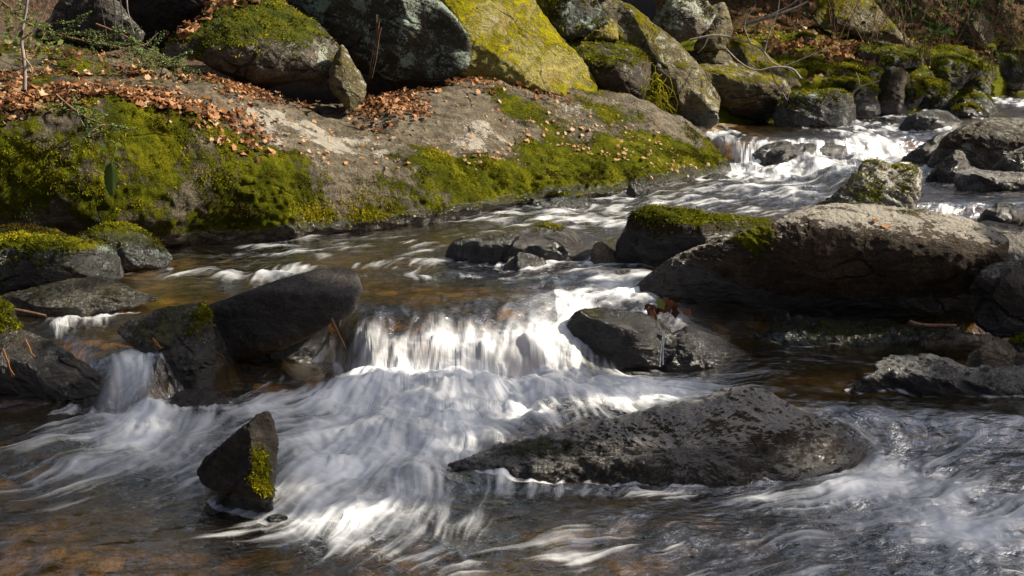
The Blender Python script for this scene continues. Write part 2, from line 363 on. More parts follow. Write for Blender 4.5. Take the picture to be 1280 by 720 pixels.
ledge_lines = [
 [(-140, 385, 6.95), (0, 370, 7.2), (120, 350, 7.5), (230, 332, 7.9), (330, 326, 8.2), (430, 318, 8.5), (520, 305, 8.9), (600, 292, 9.4), (680, 278, 10), (760, 268, 10.5), (840, 250, 11.3), (915, 226, 12.1)],
 [(-140, 338, 7.3), (0, 324, 7.5), (120, 312, 7.65), (230, 303, 7.85), (330, 300, 7.95), (430, 293, 8.2), (520, 280, 8.55), (600, 266, 9.05), (680, 252, 9.6), (760, 243, 10.0), (840, 228, 10.95), (908, 212, 11.9)],
 [(-140, 265, 6.85), (0, 262, 7.05), (120, 264, 7.25), (230, 264, 7.6), (330, 262, 7.85), (430, 262, 8.15), (520, 258, 8.5), (600, 248, 9.0), (680, 240, 9.6), (760, 228, 10.1), (840, 216, 11.0), (905, 206, 11.95)],
 [(-140, 170, 6.95), (0, 165, 7.1), (120, 155, 7.3), (230, 165, 7.65), (330, 200, 7.95), (430, 212, 8.35), (520, 206, 8.75), (600, 205, 9.25), (680, 212, 9.8), (760, 200, 10.4), (840, 196, 11.25), (900, 200, 12.0)],
 [(-140, 132, 7.2), (0, 122, 7.4), (120, 118, 7.65), (230, 130, 8.0), (330, 165, 8.4), (430, 185, 8.8), (520, 178, 9.25), (600, 180, 9.8), (680, 178, 10.4), (760, 168, 11.1), (840, 170, 11.8), (895, 190, 12.2)],
 [(-140, 85, 8.2), (0, 88, 8.3), (120, 92, 8.5), (230, 112, 8.8), (330, 135, 9.2), (430, 152, 9.5), (520, 140, 10.0), (600, 135, 10.6), (680, 142, 11.2), (760, 140, 11.7), (840, 152, 12.2), (885, 172, 12.5)],
 [(-140, 60, 9.3), (0, 58, 9.4), (120, 70, 9.6), (230, 98, 9.6), (330, 118, 9.8), (430, 134, 10.1), (520, 118, 10.6), (600, 104, 11.5), (680, 114, 12.0), (760, 126, 12.4), (840, 146, 12.7), (880, 162, 12.9)],
 [(-140, 85, 10.5), (0, 85, 10.6), (120, 95, 10.6), (230, 120, 10.6), (330, 140, 10.8), (430, 155, 11), (520, 140, 11.6), (600, 130, 12.4), (680, 140, 12.9), (760, 150, 13.3), (840, 170, 13.4), (875, 185, 13.4)]]
v, f, n = loft(ledge_lines, 300, 760, 0, 3)
v, n = disp_rock(v, f, n, .11, 41, .014)
wz = zbase(v[:, 0], v[:, 1]); hh = v[:, 2] - wz
row = np.repeat(np.linspace(0, 7, 300), 760)
col_u = np.tile(np.interp(np.linspace(0, 11, 760), np.arange(12), [p_[0] for p_ in ledge_lines[1]]), 300)
nz1 = fbm(v * 1.1 + 3, 3, 61); nz2 = fbm(v * 2.6 + 9, 4, 62)
face = sstep(1.0, 1.4, row) * (1 - sstep(3.5, 4.3, row + .5 * nz2))
mo = .26 + .58 * face + .6 * nz1 + .4 * nz2
mo += .30 * sstep(200, 60, col_u) * sstep(3.2, 4, row) + .34 * sstep(560, 660, col_u) * sstep(5.6, 4.6, row)
mo -= .85 * np.exp(-((col_u - 405) / 95) ** 2 - ((row - 3.75 + (col_u - 400) * .003) / .75) ** 2)      # bare pale streak
mo -= .7 * np.exp(-((col_u - 605) / 50) ** 2 - ((row - 3.9) / .5) ** 2)
bare = np.exp(-((col_u - 410) / 120) ** 2 - ((row - 3.85 + (col_u - 400) * .003) / .85) ** 2) + np.exp(-((col_u - 600) / 60) ** 2 - ((row - 4.0) / .6) ** 2) + .5 * np.exp(-((col_u - 740) / 110) ** 2 - ((row - 5) / .7) ** 2)
undercut = sstep(260, 60, col_u) * (1 - sstep(1.7, 2.4, row))
mo -= .5 * undercut + .35 * (1 - sstep(.02, .10, hh))
v = v + n * np.clip(mo - .1, 0, 1)[:, None] * (.018 * vnoise(v * 26, 5) + .012)[:, None]
we = 1.1 * (1 - sstep(.03, .17, hh + .06 * nz2))  # wet edge, with painted shade at the foot of the ledge
o0 = v.mean(0); o0[2] = v[:, 2].min()
ledge = mesh_obj('bedrock_ledge', v, f, MT['ledge'], {'moss': mo, 'wet': we, 'lich_lit': .18 + .56 * np.clip(bare, 0, 1) + .5 * nz2 + .35 * fbm(v * 7, 3, 64)}, origin=o0)
tag(ledge, 'long sloping bedrock ledge along the far shore, bare pale top and shaggy mossy face', 'rock ledge')
ROCKS['ledge'] = dict(o=ledge, v=v, n=n, f=f, moss=mo, wet=we, d=8)

shore_lines = [
 [(820, 185, 13.6), (900, 172, 14.2), (960, 165, 14.6), (1050, 152, 15.6), (1120, 146, 16.8), (1200, 136, 19), (1280, 122, 24), (1380, 112, 28)],
 [(820, 165, 13.6), (900, 158, 14.2), (960, 150, 14.8), (1050, 142, 15.8), (1120, 138, 17), (1200, 128, 19.3), (1280, 112, 24), (1380, 104, 28)],
 [(820, 120, 14.2), (900, 112, 14.8), (960, 115, 15.3), (1050, 112, 16.2), (1120, 108, 17.4), (1200, 105, 19.7), (1280, 98, 24.4), (1380, 92, 29)],
 [(820, 88, 15), (900, 88, 15.6), (960, 85, 16.2), (1050, 82, 17.2), (1120, 78, 18.4), (1200, 76, 20.6), (1280, 80, 25.4), (1380, 76, 30)],
 [(820, 60, 17), (900, 62, 17.4), (960, 58, 18), (1050, 56, 19), (1120, 54, 20.4), (1200, 54, 23), (1280, 62, 28), (1380, 58, 33)],
 [(820, 10, 20), (900, 14, 20), (960, 14, 20.6), (1050, 10, 22), (1120, 8, 24), (1200, 10, 27), (1280, 20, 32), (1380, 20, 37)],
 [(820, -90, 24), (900, -90, 24), (960, -90, 25), (1050, -90, 27), (1120, -90, 29), (1200, -90, 33), (1280, -80, 38), (1380, -80, 44)]]
v, f, n = loft(shore_lines, 150, 300, 0, 3)
v, n = disp_rock(v, f, n, .16, 91, .03, .012)
hh = v[:, 2] - zbase(v[:, 0], v[:, 1])
nt = NT('mossy_leafy_shore'); g = nt.node('ShaderNodeNewGeometry').outputs['Position']
a = nt.noise(g, 1.6, 6, .65); b = nt.noise(g, 14, 6, .7); c = nt.noise(g, 60, 3, .6)
soil = nt.ramp(b, [(.32, (.018, .012, .007)), (.5, (.07, .045, .022)), (.66, (.17, .10, .048))])
mossc = nt.ramp(nt.math('ADD', nt.math('MULTIPLY', a, .4), nt.math('MULTIPLY', c, .6)), [(.35, (.03, .036, .003)), (.52, (.12, .135, .006)), (.68, (.29, .27, .012))])
mm = nt.smooth(nt.math('ADD', nt.attr('moss'), nt.math('MULTIPLY', nt.math('SUBTRACT', b, .5), 1.6)), .4, .6)
p = nt.node('ShaderNodeBsdfPrincipled'); nt.set(p.inputs['Base Color'], nt.mix(mm, soil, mossc)); p.inputs['Roughness'].default_value = .9; p.inputs['Specular IOR Level'].default_value = .05
nt.set(p.inputs['Normal'], nt.bump(nt.math('ADD', b, nt.math('MULTIPLY', c, .5)), .08, .9)); nt.t.links.new(p.outputs[0], nt.out.inputs[0])
mo = .95 - .75 * sstep(.8, 1.5, hh) + .45 * fbm(v * .8, 3, 12)
shore = tag(mesh_obj('mossy_bank', v, f, nt.m, {'moss': mo}), kind='structure')
SHORE = dict(v=v, n=n, f=f, moss=mo, h=hh)

# ------------------------------------------------------------------ rocks
FR, TP, RT, LT = (0, -1, .12), (.05, -.22, 1), (.95, -.4, .25), (-.95, -.4, .2)
def fc(n, u, v): return (*n, u, v)
GB = 'boulders piled on the left shore'; GS = 'rocks standing in the stream'; GF = 'mossy rocks on the far shore'; GR = 'rocks along the right shore'
# --- boulders resting on the ledge
rock('boulder', 'large rounded boulder under leaves and pale lichen, hollow beneath, above the ledge', 'boulder',
 [(200, 72), (212, 55), (240, 38), (258, 15), (275, -14), (330, -18), (352, 2), (372, 20), (395, 32), (415, 50), (428, 66), (421, 82), (412, 92), (395, 98), (370, 102), (345, 110), (322, 115), (300, 106), (285, 95), (262, 84), (240, 72), (222, 74)],
 9.6, [fc((.10, -1, .25), 320, 70), fc((.25, -.55, 1), 320, 55), fc((.8, -.5, .6), 395, 60), fc((-.05, -.7, -.7), 320, 95)], 'grey', .0, .75, R=.18, T=1.2, group=GB, lich_lit=.46, blobs=[(330, 20, 60, 25, .35), (230, 60, 25, 20, .4)])
rock('wedge_stone', 'narrow greenish wedge of rock leaning against the large rounded boulder', 'stone',
 [(411, 100), (416, 80), (427, 57), (443, 82), (457, 106), (456, 122), (446, 134), (437, 139), (426, 126), (414, 111)], 9.5, [fc((.35, -1, .4), 432, 110)], 'olive', .15, .4, R=.3, T=.8, group=GB)
rock('boulder', 'dark shaded boulder speckled with pale green lichen beside the yellow boulder', 'boulder',
 [(335, -50), (360, -2), (385, 25), (410, 48), (435, 71), (460, 89), (485, 98), (510, 105), (532, 104), (560, 97), (583, 87), (590, 70), (585, 50), (570, 25), (550, 4), (530, -35), (450, -75)],
 10.8, [fc((-.25, -1, -.10), 480, 60), fc((.2, -.5, 1), 480, -20), fc((.9, -.5, .1), 582, 50)], 'green', -.05, .5, R=.18, e=4, T=1.0, group=GB, lich_lit=.7)
rock('boulder', 'sunlit yellow boulder slanting down to a blunt nose on the ledge', 'boulder',
 [(540, -30), (560, 12), (578, 40), (588, 65), (587, 84), (575, 92), (600, 99), (640, 104), (690, 116), (722, 123), (742, 125), (745, 112), (740, 95), (728, 75), (705, 50), (685, 25), (665, 0), (635, -45), (600, -70), (560, -60)],
 11.9, [fc((.45, -.6, .8), 650, 60), fc((.0, -1, -.35), 640, 92), fc((.9, -.3, .5), 725, 90)], 'yellow', .30, .5, R=.10, e=4, T=.9, group=GB, lich_lit=.45, soft=.6, amp=.03, blobs=[(620, 25, 26, 22, -.5), (700, 95, 26, 20, -.45), (600, 80, 30, 10, -.4), (655, 60, 20, 16, -.25)])
rock('slab_stone', 'tilted greenish slab with a dark cracked underside above the flat-topped boulder', 'stone',
 [(655, -12), (675, 15), (690, 30), (703, 47), (715, 50), (740, 38), (758, 28), (757, 19), (748, 4), (738, -28), (690, -45)], 13.0, [fc((.1, -.8, .6), 710, 20), fc((0, -.8, -.6), 715, 40)], 'green', .15, .4, R=.15, e=4, T=.8, group=GB, soft=.25)
rock('boulder', 'flat-topped brown boulder with sunlit right corner between yellow and leaning boulders', 'boulder',
 [(708, 50), (735, 45), (760, 48), (785, 53), (804, 64), (812, 80), (812, 100), (806, 119), (799, 136), (785, 135), (765, 129), (742, 122), (735, 100), (725, 80), (715, 65)], 12.5,
 [fc((-.15, -1, -.15), 755, 110), fc((.1, -.35, 1), 755, 83), fc((.9, -.5, .25), 795, 95)], 'brown', -.1, .7, R=.2, T=.9, group=GB)
rock('boulder', 'long mossy boulder leaning down to the right over the upper pool', 'boulder',
 [(750, 10), (760, 2), (775, 3), (790, 12), (810, 28), (830, 42), (850, 58), (868, 75), (880, 92), (893, 110), (901, 126), (898, 146), (888, 160), (870, 160), (850, 152), (835, 142), (818, 126), (811, 100), (812, 78), (798, 60), (778, 50), (766, 35)],
 13.2, [fc((.15, -.75, .65), 840, 80), fc((-.45, -.85, -.35), 832, 92), fc((.8, -.35, .6), 870, 90)], 'olive', .05, .5, R=.14, e=3.5, T=.9, group=GB, anchor=(835, 85), lich_lit=.5)
rock('stone', 'small yellow mossy block wedged between the slab and the leaning boulder', 'stone', [(728, 50), (740, 38), (756, 28), (770, 30), (772, 50), (750, 50)], 13.3, [fc((.1, -.9, .5), 755, 40)], 'yellow', .1, .5, R=.3, group=GB)
rock('boulder', 'pale lichen boulder with a pointed right end above the leaning boulder', 'boulder',
 [(816, 28), (828, 10), (840, -8), (875, -8), (893, 12), (895, 20), (885, 35), (872, 45), (850, 52), (830, 52), (820, 42)], 14.3, [fc((-.1, -1, .3), 850, 30), fc((.3, -.5, .9), 860, 12), fc((.8, -.6, -.3), 884, 28)], 'grey', .05, .5, R=.2, T=.8, group=GB, lich_lit=.6, soft=.3)
rock('stone', 'upright green stone standing behind the pale lichen boulder', 'stone', [(868, 60), (880, 40), (890, 10), (905, 3), (912, 20), (915, 40), (906, 62), (890, 64)], 14.8, [fc((.2, -1, .2), 895, 35)], 'olive', .1, .3, R=.25, group=GB, soft=.3)
rock('boulder', 'low dark mossy boulder with a shadowed foot beside the upper fall', 'boulder',
 [(864, 84), (885, 75), (905, 75), (930, 80), (955, 88), (975, 97), (986, 108), (989, 124), (978, 142), (950, 153), (925, 152), (905, 145), (898, 120), (885, 105), (873, 94)], 14.3, [fc((.05, -1, -.05), 930, 120), fc((.1, -.35, 1), 930, 100), fc((0, -.6, -.8), 930, 132)], 'olive', -.02, .65, R=.22, T=.8, group=GF)
rock('stone', 'rounded mossy stone lying on top of the low dark mossy boulder', 'stone', [(858, 70), (872, 60), (895, 61), (912, 69), (918, 80), (900, 83), (876, 80)], 14.9, [fc((0, -.9, .5), 890, 72)], 'olive', .1, .5, R=.35, group=GF)
rock('stone', 'humped mossy stone behind the bare fallen branch', 'stone', [(900, 75), (908, 55), (925, 45), (945, 52), (962, 72), (985, 92), (1000, 108), (975, 112), (940, 98), (915, 88)], 15.0, [fc((.2, -.9, .5), 945, 75)], 'olive', .25, .5, R=.3, group=GF)
rock('boulder', 'diagonally streaked mossy rock with a pale cap beside the upper fall', 'rock',
 [(965, 150), (969, 138), (976, 127), (987, 119), (1002, 115), (1025, 114), (1050, 114), (1065, 121), (1069, 140), (1068, 152), (1050, 158), (1030, 161), (1005, 163), (985, 163), (970, 158)], 14.0, [fc((-.1, -1, .35), 1015, 138), fc((0, -.3, 1), 1015, 119), fc((.9, -.5, -.1), 1055, 135)], 'green', .12, .4, R=.22, T=.8, group=GF, strat=.03)
rock('boulder', 'dark upright blocky rock at the edge of the far pool', 'rock',
 [(1096, 140), (1098, 115), (1102, 96), (1112, 86), (1125, 85), (1135, 93), (1140, 110), (1138, 130), (1130, 145), (1108, 146)], 16.0, [fc((0, -1, .1), 1115, 120), fc((.9, -.5, .2), 1132, 115)], 'brown', .05, .5, R=.3, T=.8, group=GF)
rock('stone', 'smaller mossy rock leaning against the dark upright one', 'rock', [(1128, 132), (1132, 108), (1142, 100), (1153, 103), (1157, 114), (1150, 128), (1140, 138)], 16.1, [fc((.2, -1, .2), 1142, 118)], 'green', .2, .4, R=.3, group=GF)
rock('stone', 'low grey wet rock between the streaked rock and the dark upright one', 'rock', [(1060, 142), (1066, 126), (1080, 120), (1096, 124), (1101, 142), (1085, 148), (1068, 148)], 15.2, [fc((0, -.9, .5), 1080, 134)], 'slate', -.05, .4, R=.3, group=GF)
rock('stone', 'dark rounded rock low in the far pool', 'rock', [(1150, 134), (1160, 118), (1178, 114), (1192, 122), (1194, 134), (1175, 138)], 17.5, [fc((0, -1, .3), 1172, 126)], 'dark', .1, .4, R=.35, group=GF)
rock('stone', 'green humped rock with a dark left flank in the far pool', 'rock', [(1170, 140), (1190, 126), (1205, 115), (1220, 112), (1234, 120), (1247, 139), (1236, 147), (1200, 147)], 16.2, [fc((-.2, -1, .3), 1205, 132), fc((.6, -.6, .7), 1225, 122)], 'green', .3, .4, R=.25, group=GF)
rock('stone', 'flat dark stone at the foot of the green humped rock', 'rock', [(1186, 143), (1198, 132), (1212, 130), (1228, 137), (1240, 146), (1210, 149)], 15.6, [fc((0, -.9, .5), 1210, 140)], 'dark', .12, .4, R=.3, group=GF)
rock('stone', 'smooth black wet rock with a bright rim just above the upper fall', 'rock', [(1122, 162), (1133, 148), (1150, 140), (1170, 138), (1186, 140), (1201, 151), (1210, 160), (1190, 168), (1160, 170), (1130, 168)], 13.6, [fc((-.1, -1, .15), 1160, 156), fc((.1, -.3, 1), 1160, 144)], 'dark', -.1, .5, R=.25, wet=.6, group=GF)
rock('boulder', 'big slanting yellow-green boulder high on the far shore', 'boulder', [(1018, 25), (1030, -20), (1070, -25), (1098, 12), (1122, 35), (1140, 57), (1112, 60), (1080, 48), (1050, 38), (1028, 36)], 19.2, [fc((.15, -.8, .6), 1075, 25)], 'olive', .25, .4, R=.15, group=GF)
rock('stone', 'dark mossy stone under the slanting yellow-green boulder', 'rock', [(992, 56), (1000, 42), (1015, 44), (1030, 56), (1018, 62), (1000, 62)], 18.2, [fc((0, -.9, .4), 1010, 52)], 'brown', .1, .5, R=.3, group=GF)
rock('boulder', 'grey and yellow boulder half hidden by shrubs at the far right', 'boulder', [(1195, 50), (1202, 28), (1220, 15), (1236, 28), (1243, 50), (1228, 58), (1205, 58)], 22.5, [fc((-.5, -1, .3), 1215, 40), fc((.8, -.5, .4), 1225, 38)], 'olive', .05, .4, R=.2, group=GF)
for i, (u, v, a, b, y, l) in enumerate([(1010, 92, 48, 22, 16.2, 'bright mossy hummock beside the bare fallen branch'), (1068, 96, 34, 18, 16.6, 'mossy hummock above the low grey wet rock'), (1108, 76, 42, 20, 17.8, 'leaf-strewn mossy hummock above the dark upright rock'),
   (1170, 88, 52, 34, 18.6, 'largest dark mossy mound of the far shore'), (1212, 98, 34, 26, 19.4, 'mossy mound sloping to the far water, right of the largest'), (1262, 84, 40, 28, 22.5, 'dark green mossy mound at the right edge of the far shore'), (1060, 112, 36, 16, 15.6, 'pale-topped mossy rock just above the streaked rock'), (1150, 112, 32, 24, 17.6, 'shadowed mossy rock behind the dark rounded one')]):
    th = np.linspace(0, 2 * np.pi, 14, endpoint=False); rr = 1 + .14 * np.sin(3 * th + i) + .08 * np.cos(5 * th + 2 * i)
    rock('mossy_mound', l, 'rock', np.stack([u + a * rr * np.cos(th), v + b * rr * np.sin(th)], -1), y, [fc((0, -1, .3), u, v), fc((.1, -.3, 1), u, v - b * .35)], 'green', .28 - .06 * (i % 3), .5, R=.3, T=.8, amp=.07, group=GF)
rock('boulder', 'blue-grey boulder behind the hemlock twigs in the top left corner', 'boulder', [(40, 45), (62, 18), (85, -5), (120, -14), (142, 0), (160, 20), (182, 42), (172, 58), (120, 64), (70, 58)], 9.7, [fc((-.3, -1, .1), 110, 30), fc((.6, -.5, .8), 150, 20)], 'slate', -.25, .5, R=.2, group=GB, lich_lit=.6)
rock('boulder', 'dark boulder in deep shade behind the large rounded boulder', 'boulder', [(120, -10), (150, -60), (240, -70), (285, -20), (262, 30), (235, 62), (200, 70), (165, 45)], 10.6, [fc((-.2, -1, .0), 200, 10)], 'dark', -.2, .4, R=.2, group=GB)
# --- right shore
rock('boulder', 'broad grey-brown boulder at the right edge above the small side pool', 'boulder', [(1155, 222), (1164, 200), (1180, 174), (1200, 159), (1230, 150), (1260, 148), (1300, 150), (1310, 200), (1285, 220), (1240, 226), (1200, 228)], 10.9, [fc((-.2, -1, .15), 1220, 195), fc((0, -.4, 1), 1230, 165), fc((-.9, -.5, .3), 1178, 200)], 'brown', -.3, .55, R=.2, T=.9, group=GR, lich_lit=.6)
rock('stone', 'black sloping rock holding back the right end of the upper fall', 'rock', [(1118, 214), (1130, 196), (1150, 183), (1170, 170), (1192, 162), (1198, 170), (1183, 188), (1168, 207), (1150, 220), (1130, 220)], 11.6, [fc((-.2, -1, .3), 1155, 195)], 'dark', -.2, .5, R=.25, wet=.6, group=GR)
rock('stone', 'angular grey stone leaning on the broad grey-brown boulder', 'rock', [(1156, 226), (1166, 213), (1180, 200), (1195, 188), (1206, 192), (1212, 208), (1208, 230), (1180, 232)], 10.3, [fc((-.3, -1, .3), 1185, 212), fc((.7, -.6, .2), 1203, 205)], 'grey', -.15, .5, R=.2, group=GR, soft=.25)
rock('stone', 'grey rounded stone at the right edge above the pale log-shaped rock', 'rock', [(1230, 222), (1250, 200), (1268, 188), (1300, 178), (1310, 215), (1270, 228)], 10.2, [fc((-.3, -1, .4), 1265, 205)], 'grey', -.2, .5, R=.25, group=GR)
rock('stone', 'pale log-shaped rock lying along the side pool', 'rock', [(1193, 226), (1197, 215), (1210, 209), (1230, 212), (1260, 216), (1300, 217), (1305, 242), (1260, 243), (1230, 241), (1205, 240), (1196, 235)], 9.6, [fc((0, -1, .2), 1240, 232), fc((0, -.4, 1), 1240, 222)], 'pale', -.3, .5, R=.35, e=2.5, group=GR)
rock('boulder', 'craggy mossy rock with pale edges between side pool and big rock', 'rock',
 [(1015, 262), (1040, 246), (1060, 233), (1074, 216), (1079, 204), (1095, 202), (1114, 210), (1126, 205), (1146, 205), (1152, 211), (1150, 232), (1145, 252), (1138, 272), (1100, 275), (1060, 270)], 8.2, [fc((.2, -.9, .55), 1095, 235), fc((.9, -.45, -.1), 1140, 235), fc((-.6, -.5, .8), 1060, 240)], 'pale', .12, .45, R=.12, e=4, T=.8, amp=.06, strat=.05, group=GR, soft=.15)
BIG = rock('boulder', 'biggest rock of the right shore, pale lichen top over a dark overhanging face', 'boulder',
 [(785, 384), (791, 364), (805, 350), (825, 336), (850, 318), (880, 304), (910, 295), (945, 285), (975, 274), (1005, 262), (1040, 257), (1080, 258), (1120, 264), (1170, 270), (1215, 278), (1246, 290), (1257, 302), (1257, 320), (1248, 345), (1235, 375), (1220, 405), (1190, 420), (1150, 425), (1100, 425), (1040, 422), (990, 418), (940, 420), (900, 424), (860, 424), (825, 415), (798, 402)],
 6.15, [fc((-.12, -1, -.10), 1050, 320), fc((.10, -.22, 1), 1080, 287), fc((-.45, -.75, .6), 930, 312), fc((0, -.8, .6), 1080, 300), fc((0, -.75, -.75), 1050, 362)], 'capped', -.36, .5, R=.06, e=4, T=1.6, amp=.022, k=.05, ncut=2, group=GR, lich_lit=.34, lk=1.05, strat=.004, soft=.4, blobs=[(950, 312, 32, 34, .85), (900, 300, 40, 12, .4), (1130, 268, 60, 6, .35)])  # lk pales upward faces: lichen plus painted sunlight on the top
rock('stone', 'low moss-edged rock in the black shade under the biggest rock', 'rock', [(940, 470), (950, 425), (975, 405), (1000, 397), (1020, 402), (1060, 401), (1100, 404), (1140, 411), (1180, 413), (1215, 418), (1230, 445), (1205, 475), (1150, 482), (1050, 485), (965, 482)], 6.02, [fc((0, -1, .0), 1060, 445), fc((0, -.35, 1), 1060, 418)], 'green', .15, .5, R=.16, T=.8, group=GR, wet=.25)
rock('stone', 'squared grey ledge stone at the right edge beside the biggest rock', 'rock', [(1211, 382), (1215, 360), (1226, 340), (1242, 330), (1300, 324), (1310, 420), (1250, 422), (1222, 408)], 5.75, [fc((-.15, -1, .0), 1260, 375), fc((0, -.35, 1), 1250, 348), fc((-.8, -.6, .2), 1222, 370)], 'slate', -.3, .5, R=.10, e=5, group=GR, soft=.1, amp=.02)
rock('stone', 'flat pale slab behind the right end of the biggest rock', 'rock', [(1200, 288), (1215, 278), (1240, 277), (1300, 292), (1310, 340), (1258, 338), (1240, 310)], 6.5, [fc((.0, -.5, 1), 1265, 305), fc((-.2, -1, .1), 1265, 328)], 'pale', -.4, .4, R=.12, group=GR, soft=.3, lich_lit=.2)
rock('stone', 'yellow-tan angular stone beside the front slab', 'rock', [(1204, 464), (1212, 442), (1230, 428), (1245, 421), (1262, 430), (1277, 446), (1272, 466), (1240, 470)], 5.5, [fc((.2, -1, .3), 1240, 450), fc((-.5, -.6, .6), 1222, 440), fc((.5, -.3, .8), 1258, 435)], 'tan', -.6, .2, R=.12, e=5, soft=.0, group=GR)
rock('pebble', 'small tan stone at the right edge beside the angular one', 'stone', [(1266, 462), (1272, 445), (1295, 436), (1305, 460), (1285, 472)], 5.5, [fc((0, -1, .4), 1285, 452)], 'tan', -.6, .2, R=.3, group=GR)
rock('pebble', 'round grey pebble in the gap above the angular tan stone', 'stone', [(1248, 414), (1256, 407), (1268, 408), (1273, 416), (1262, 422)], 5.8, [fc((0, -1, .4), 1260, 413)], 'grey', -.5, .2, R=.4, group=GR)
rock('pebble', 'mossy grey stone at the right edge above the tan stones', 'stone', [(1254, 436), (1262, 424), (1300, 420), (1305, 440), (1275, 446)], 5.7, [fc((0, -1, .5), 1280, 432)], 'grey', .1, .3, R=.3, group=GR)
rock('slab_stone', 'long dark slab in the front right with a thin pale upper edge', 'rock',
 [(1060, 505), (1069, 483), (1085, 471), (1096, 460), (1101, 447), (1120, 442), (1150, 446), (1180, 453), (1210, 463), (1250, 461), (1310, 458), (1330, 535), (1250, 542), (1180, 540), (1110, 530), (1068, 520)], 5.12,
 [fc((-.08, -1, -.12), 1180, 495), fc((-.15, -.6, .9), 1130, 470), fc((.0, -.25, 1), 1200, 476)], 'slate', -.4, .5, R=.06, e=6, k=.02, T=.9, group=GR, soft=.08, amp=.02, lich_lit=.5, lk=.9, pit=1.5, strat=.03, ncut=3, wl=.10)  # lk pales upward faces, painting the sunlit upper edge
# --- rocks in the stream
rock('boulder', 'dark rock with a bright moss crest left of the biggest rock', 'rock',
 [(768, 330), (771, 302), (781, 285), (791, 268), (815, 260), (850, 263), (890, 268), (930, 270), (967, 278), (952, 292), (925, 302), (895, 315), (860, 332), (820, 340), (792, 340), (776, 337)], 7.0, [fc((-.1, -1, -.05), 840, 305), fc((.1, -.35, 1), 840, 276)], 'brown', -.05, .75, R=.16, T=.8, group=GS, soft=.3, blobs=[(840, 270, 60, 9, .4)])
rock('boulder', 'low humped midstream rock with a glistening right end', 'rock',
 [(556, 326), (562, 306), (574, 298), (600, 293), (640, 292), (665, 284), (685, 281), (705, 283), (725, 290), (741, 301), (748, 315), (744, 334), (700, 338), (650, 337), (610, 338), (570, 336)], 7.15, [fc((-.05, -1, .0), 640, 312), fc((0, -.3, 1), 640, 299), fc((.75, -.5, .55), 712, 300)], 'dark', -.25, .5, R=.2, T=.9, group=GS, amp=.018, ncut=0, strat=.004, wet=.3, blobs=[(600, 296, 30, 6, .6)])
rock('pebble', 'small wet grey stone before the humped midstream rock', 'stone', [(630, 338), (636, 323), (649, 317), (665, 318), (680, 325), (689, 337), (660, 341)], 7.0, [fc((.2, -1, .4), 658, 328)], 'slate', -.6, .2, R=.25, wet=.8, group=GS)
rock('stone', 'amber wet stone at the right end of the humped midstream rock', 'stone', [(738, 334), (742, 306), (752, 303), (770, 315), (784, 330), (775, 342), (750, 344)], 7.1, [fc((.4, -1, .4), 758, 322)], 'tan', -.6, .2, R=.2, wet=.5, group=GS)
rock('stone', 'flat brown rock awash at the head of the side chute', 'rock', [(740, 357), (758, 345), (784, 337), (802, 340), (797, 352), (775, 362)], 6.75, [fc((.1, -.6, .8), 770, 350)], 'brown', -.4, .4, R=.2, wet=.9, group=GS)
rock('boulder', 'black wet rock with a glossy back at the right of the main fall', 'rock',
 [(703, 425), (711, 399), (725, 388), (750, 384), (790, 389), (820, 397), (839, 410), (848, 430), (840, 460), (815, 475), (780, 478), (740, 470), (712, 455)], 5.75, [fc((-.2, -1, -.05), 770, 430), fc((.1, -.4, 1), 775, 398)], 'dark', -.15, .4, R=.25, T=.8, group=GS, wet=.75, blobs=[(740, 388, 35, 8, .4)])
rock('stone', 'wet black rock with a sheen right of the thin trickle', 'rock', [(822, 470), (828, 440), (840, 418), (856, 410), (880, 417), (908, 428), (935, 442), (930, 470), (890, 478), (845, 478)], 5.75, [fc((.0, -.9, .4), 870, 445)], 'dark', -.4, .3, R=.25, wet=.9, group=GS)
rock('boulder', 'smooth dark log-shaped slab jutting over the pool left of the main fall', 'rock',
 [(225, 425), (240, 392), (262, 380), (290, 370), (330, 356), (370, 344), (400, 336), (430, 334), (447, 342), (453, 360), (447, 385), (432, 398), (415, 403), (390, 419), (350, 437), (310, 450), (270, 458), (232, 455)], 5.62, [fc((-.14, -1, -.18), 350, 395), fc((.02, -.35, 1), 350, 362), fc((.95, -.3, -.1), 446, 370)], 'smooth', -.6, .4, R=.09, e=5, k=.03, pit=.2, wet=.15, T=.5, amp=.012, group=GS, soft=.2, lich_lit=.15, strat=.004, ncut=0)
rock('boulder', 'added black rock painting the shade in the hollow under the log-shaped slab', 'rock', [(240, 440), (300, 415), (360, 403), (408, 400), (412, 440), (402, 480), (330, 492), (250, 492)], 5.82, [fc((0, -1, .05), 330, 455)], 'dark', -.6, .2, R=.2, wet=.9, group=GS)  # rock added to make the shaded hollow black
rock('boulder', 'square wet block with a mossy top beside the small left fall', 'rock',
 [(148, 415), (165, 400), (190, 390), (220, 383), (254, 379), (263, 395), (268, 420), (269, 452), (267, 482), (255, 492), (240, 503), (215, 502), (192, 500), (186, 460), (175, 440), (160, 426)], 5.22, [fc((-.25, -1, -.02), 225, 460), fc((-.1, -.55, .95), 220, 440), fc((.95, -.4, .0), 246, 440)], 'slate', -.15, .6, R=.10, e=5, T=.7, group=GS, soft=.15, wet=.35, blobs=[(235, 405, 35, 25, .35)])
rock('boulder', 'dark block at the left edge beside the small left fall', 'rock',
 [(-40, 418), (0, 413), (30, 415), (60, 425), (90, 444), (110, 455), (122, 470), (126, 486), (129, 506), (100, 520), (50, 520), (-40, 520)], 5.05, [fc((-.05, -1, -.12), 50, 475), fc((.1, -.5, .9), 50, 455)], 'slate', -.25, .6, R=.14, e=4, T=.8, group=GS, soft=.3, wet=.2)
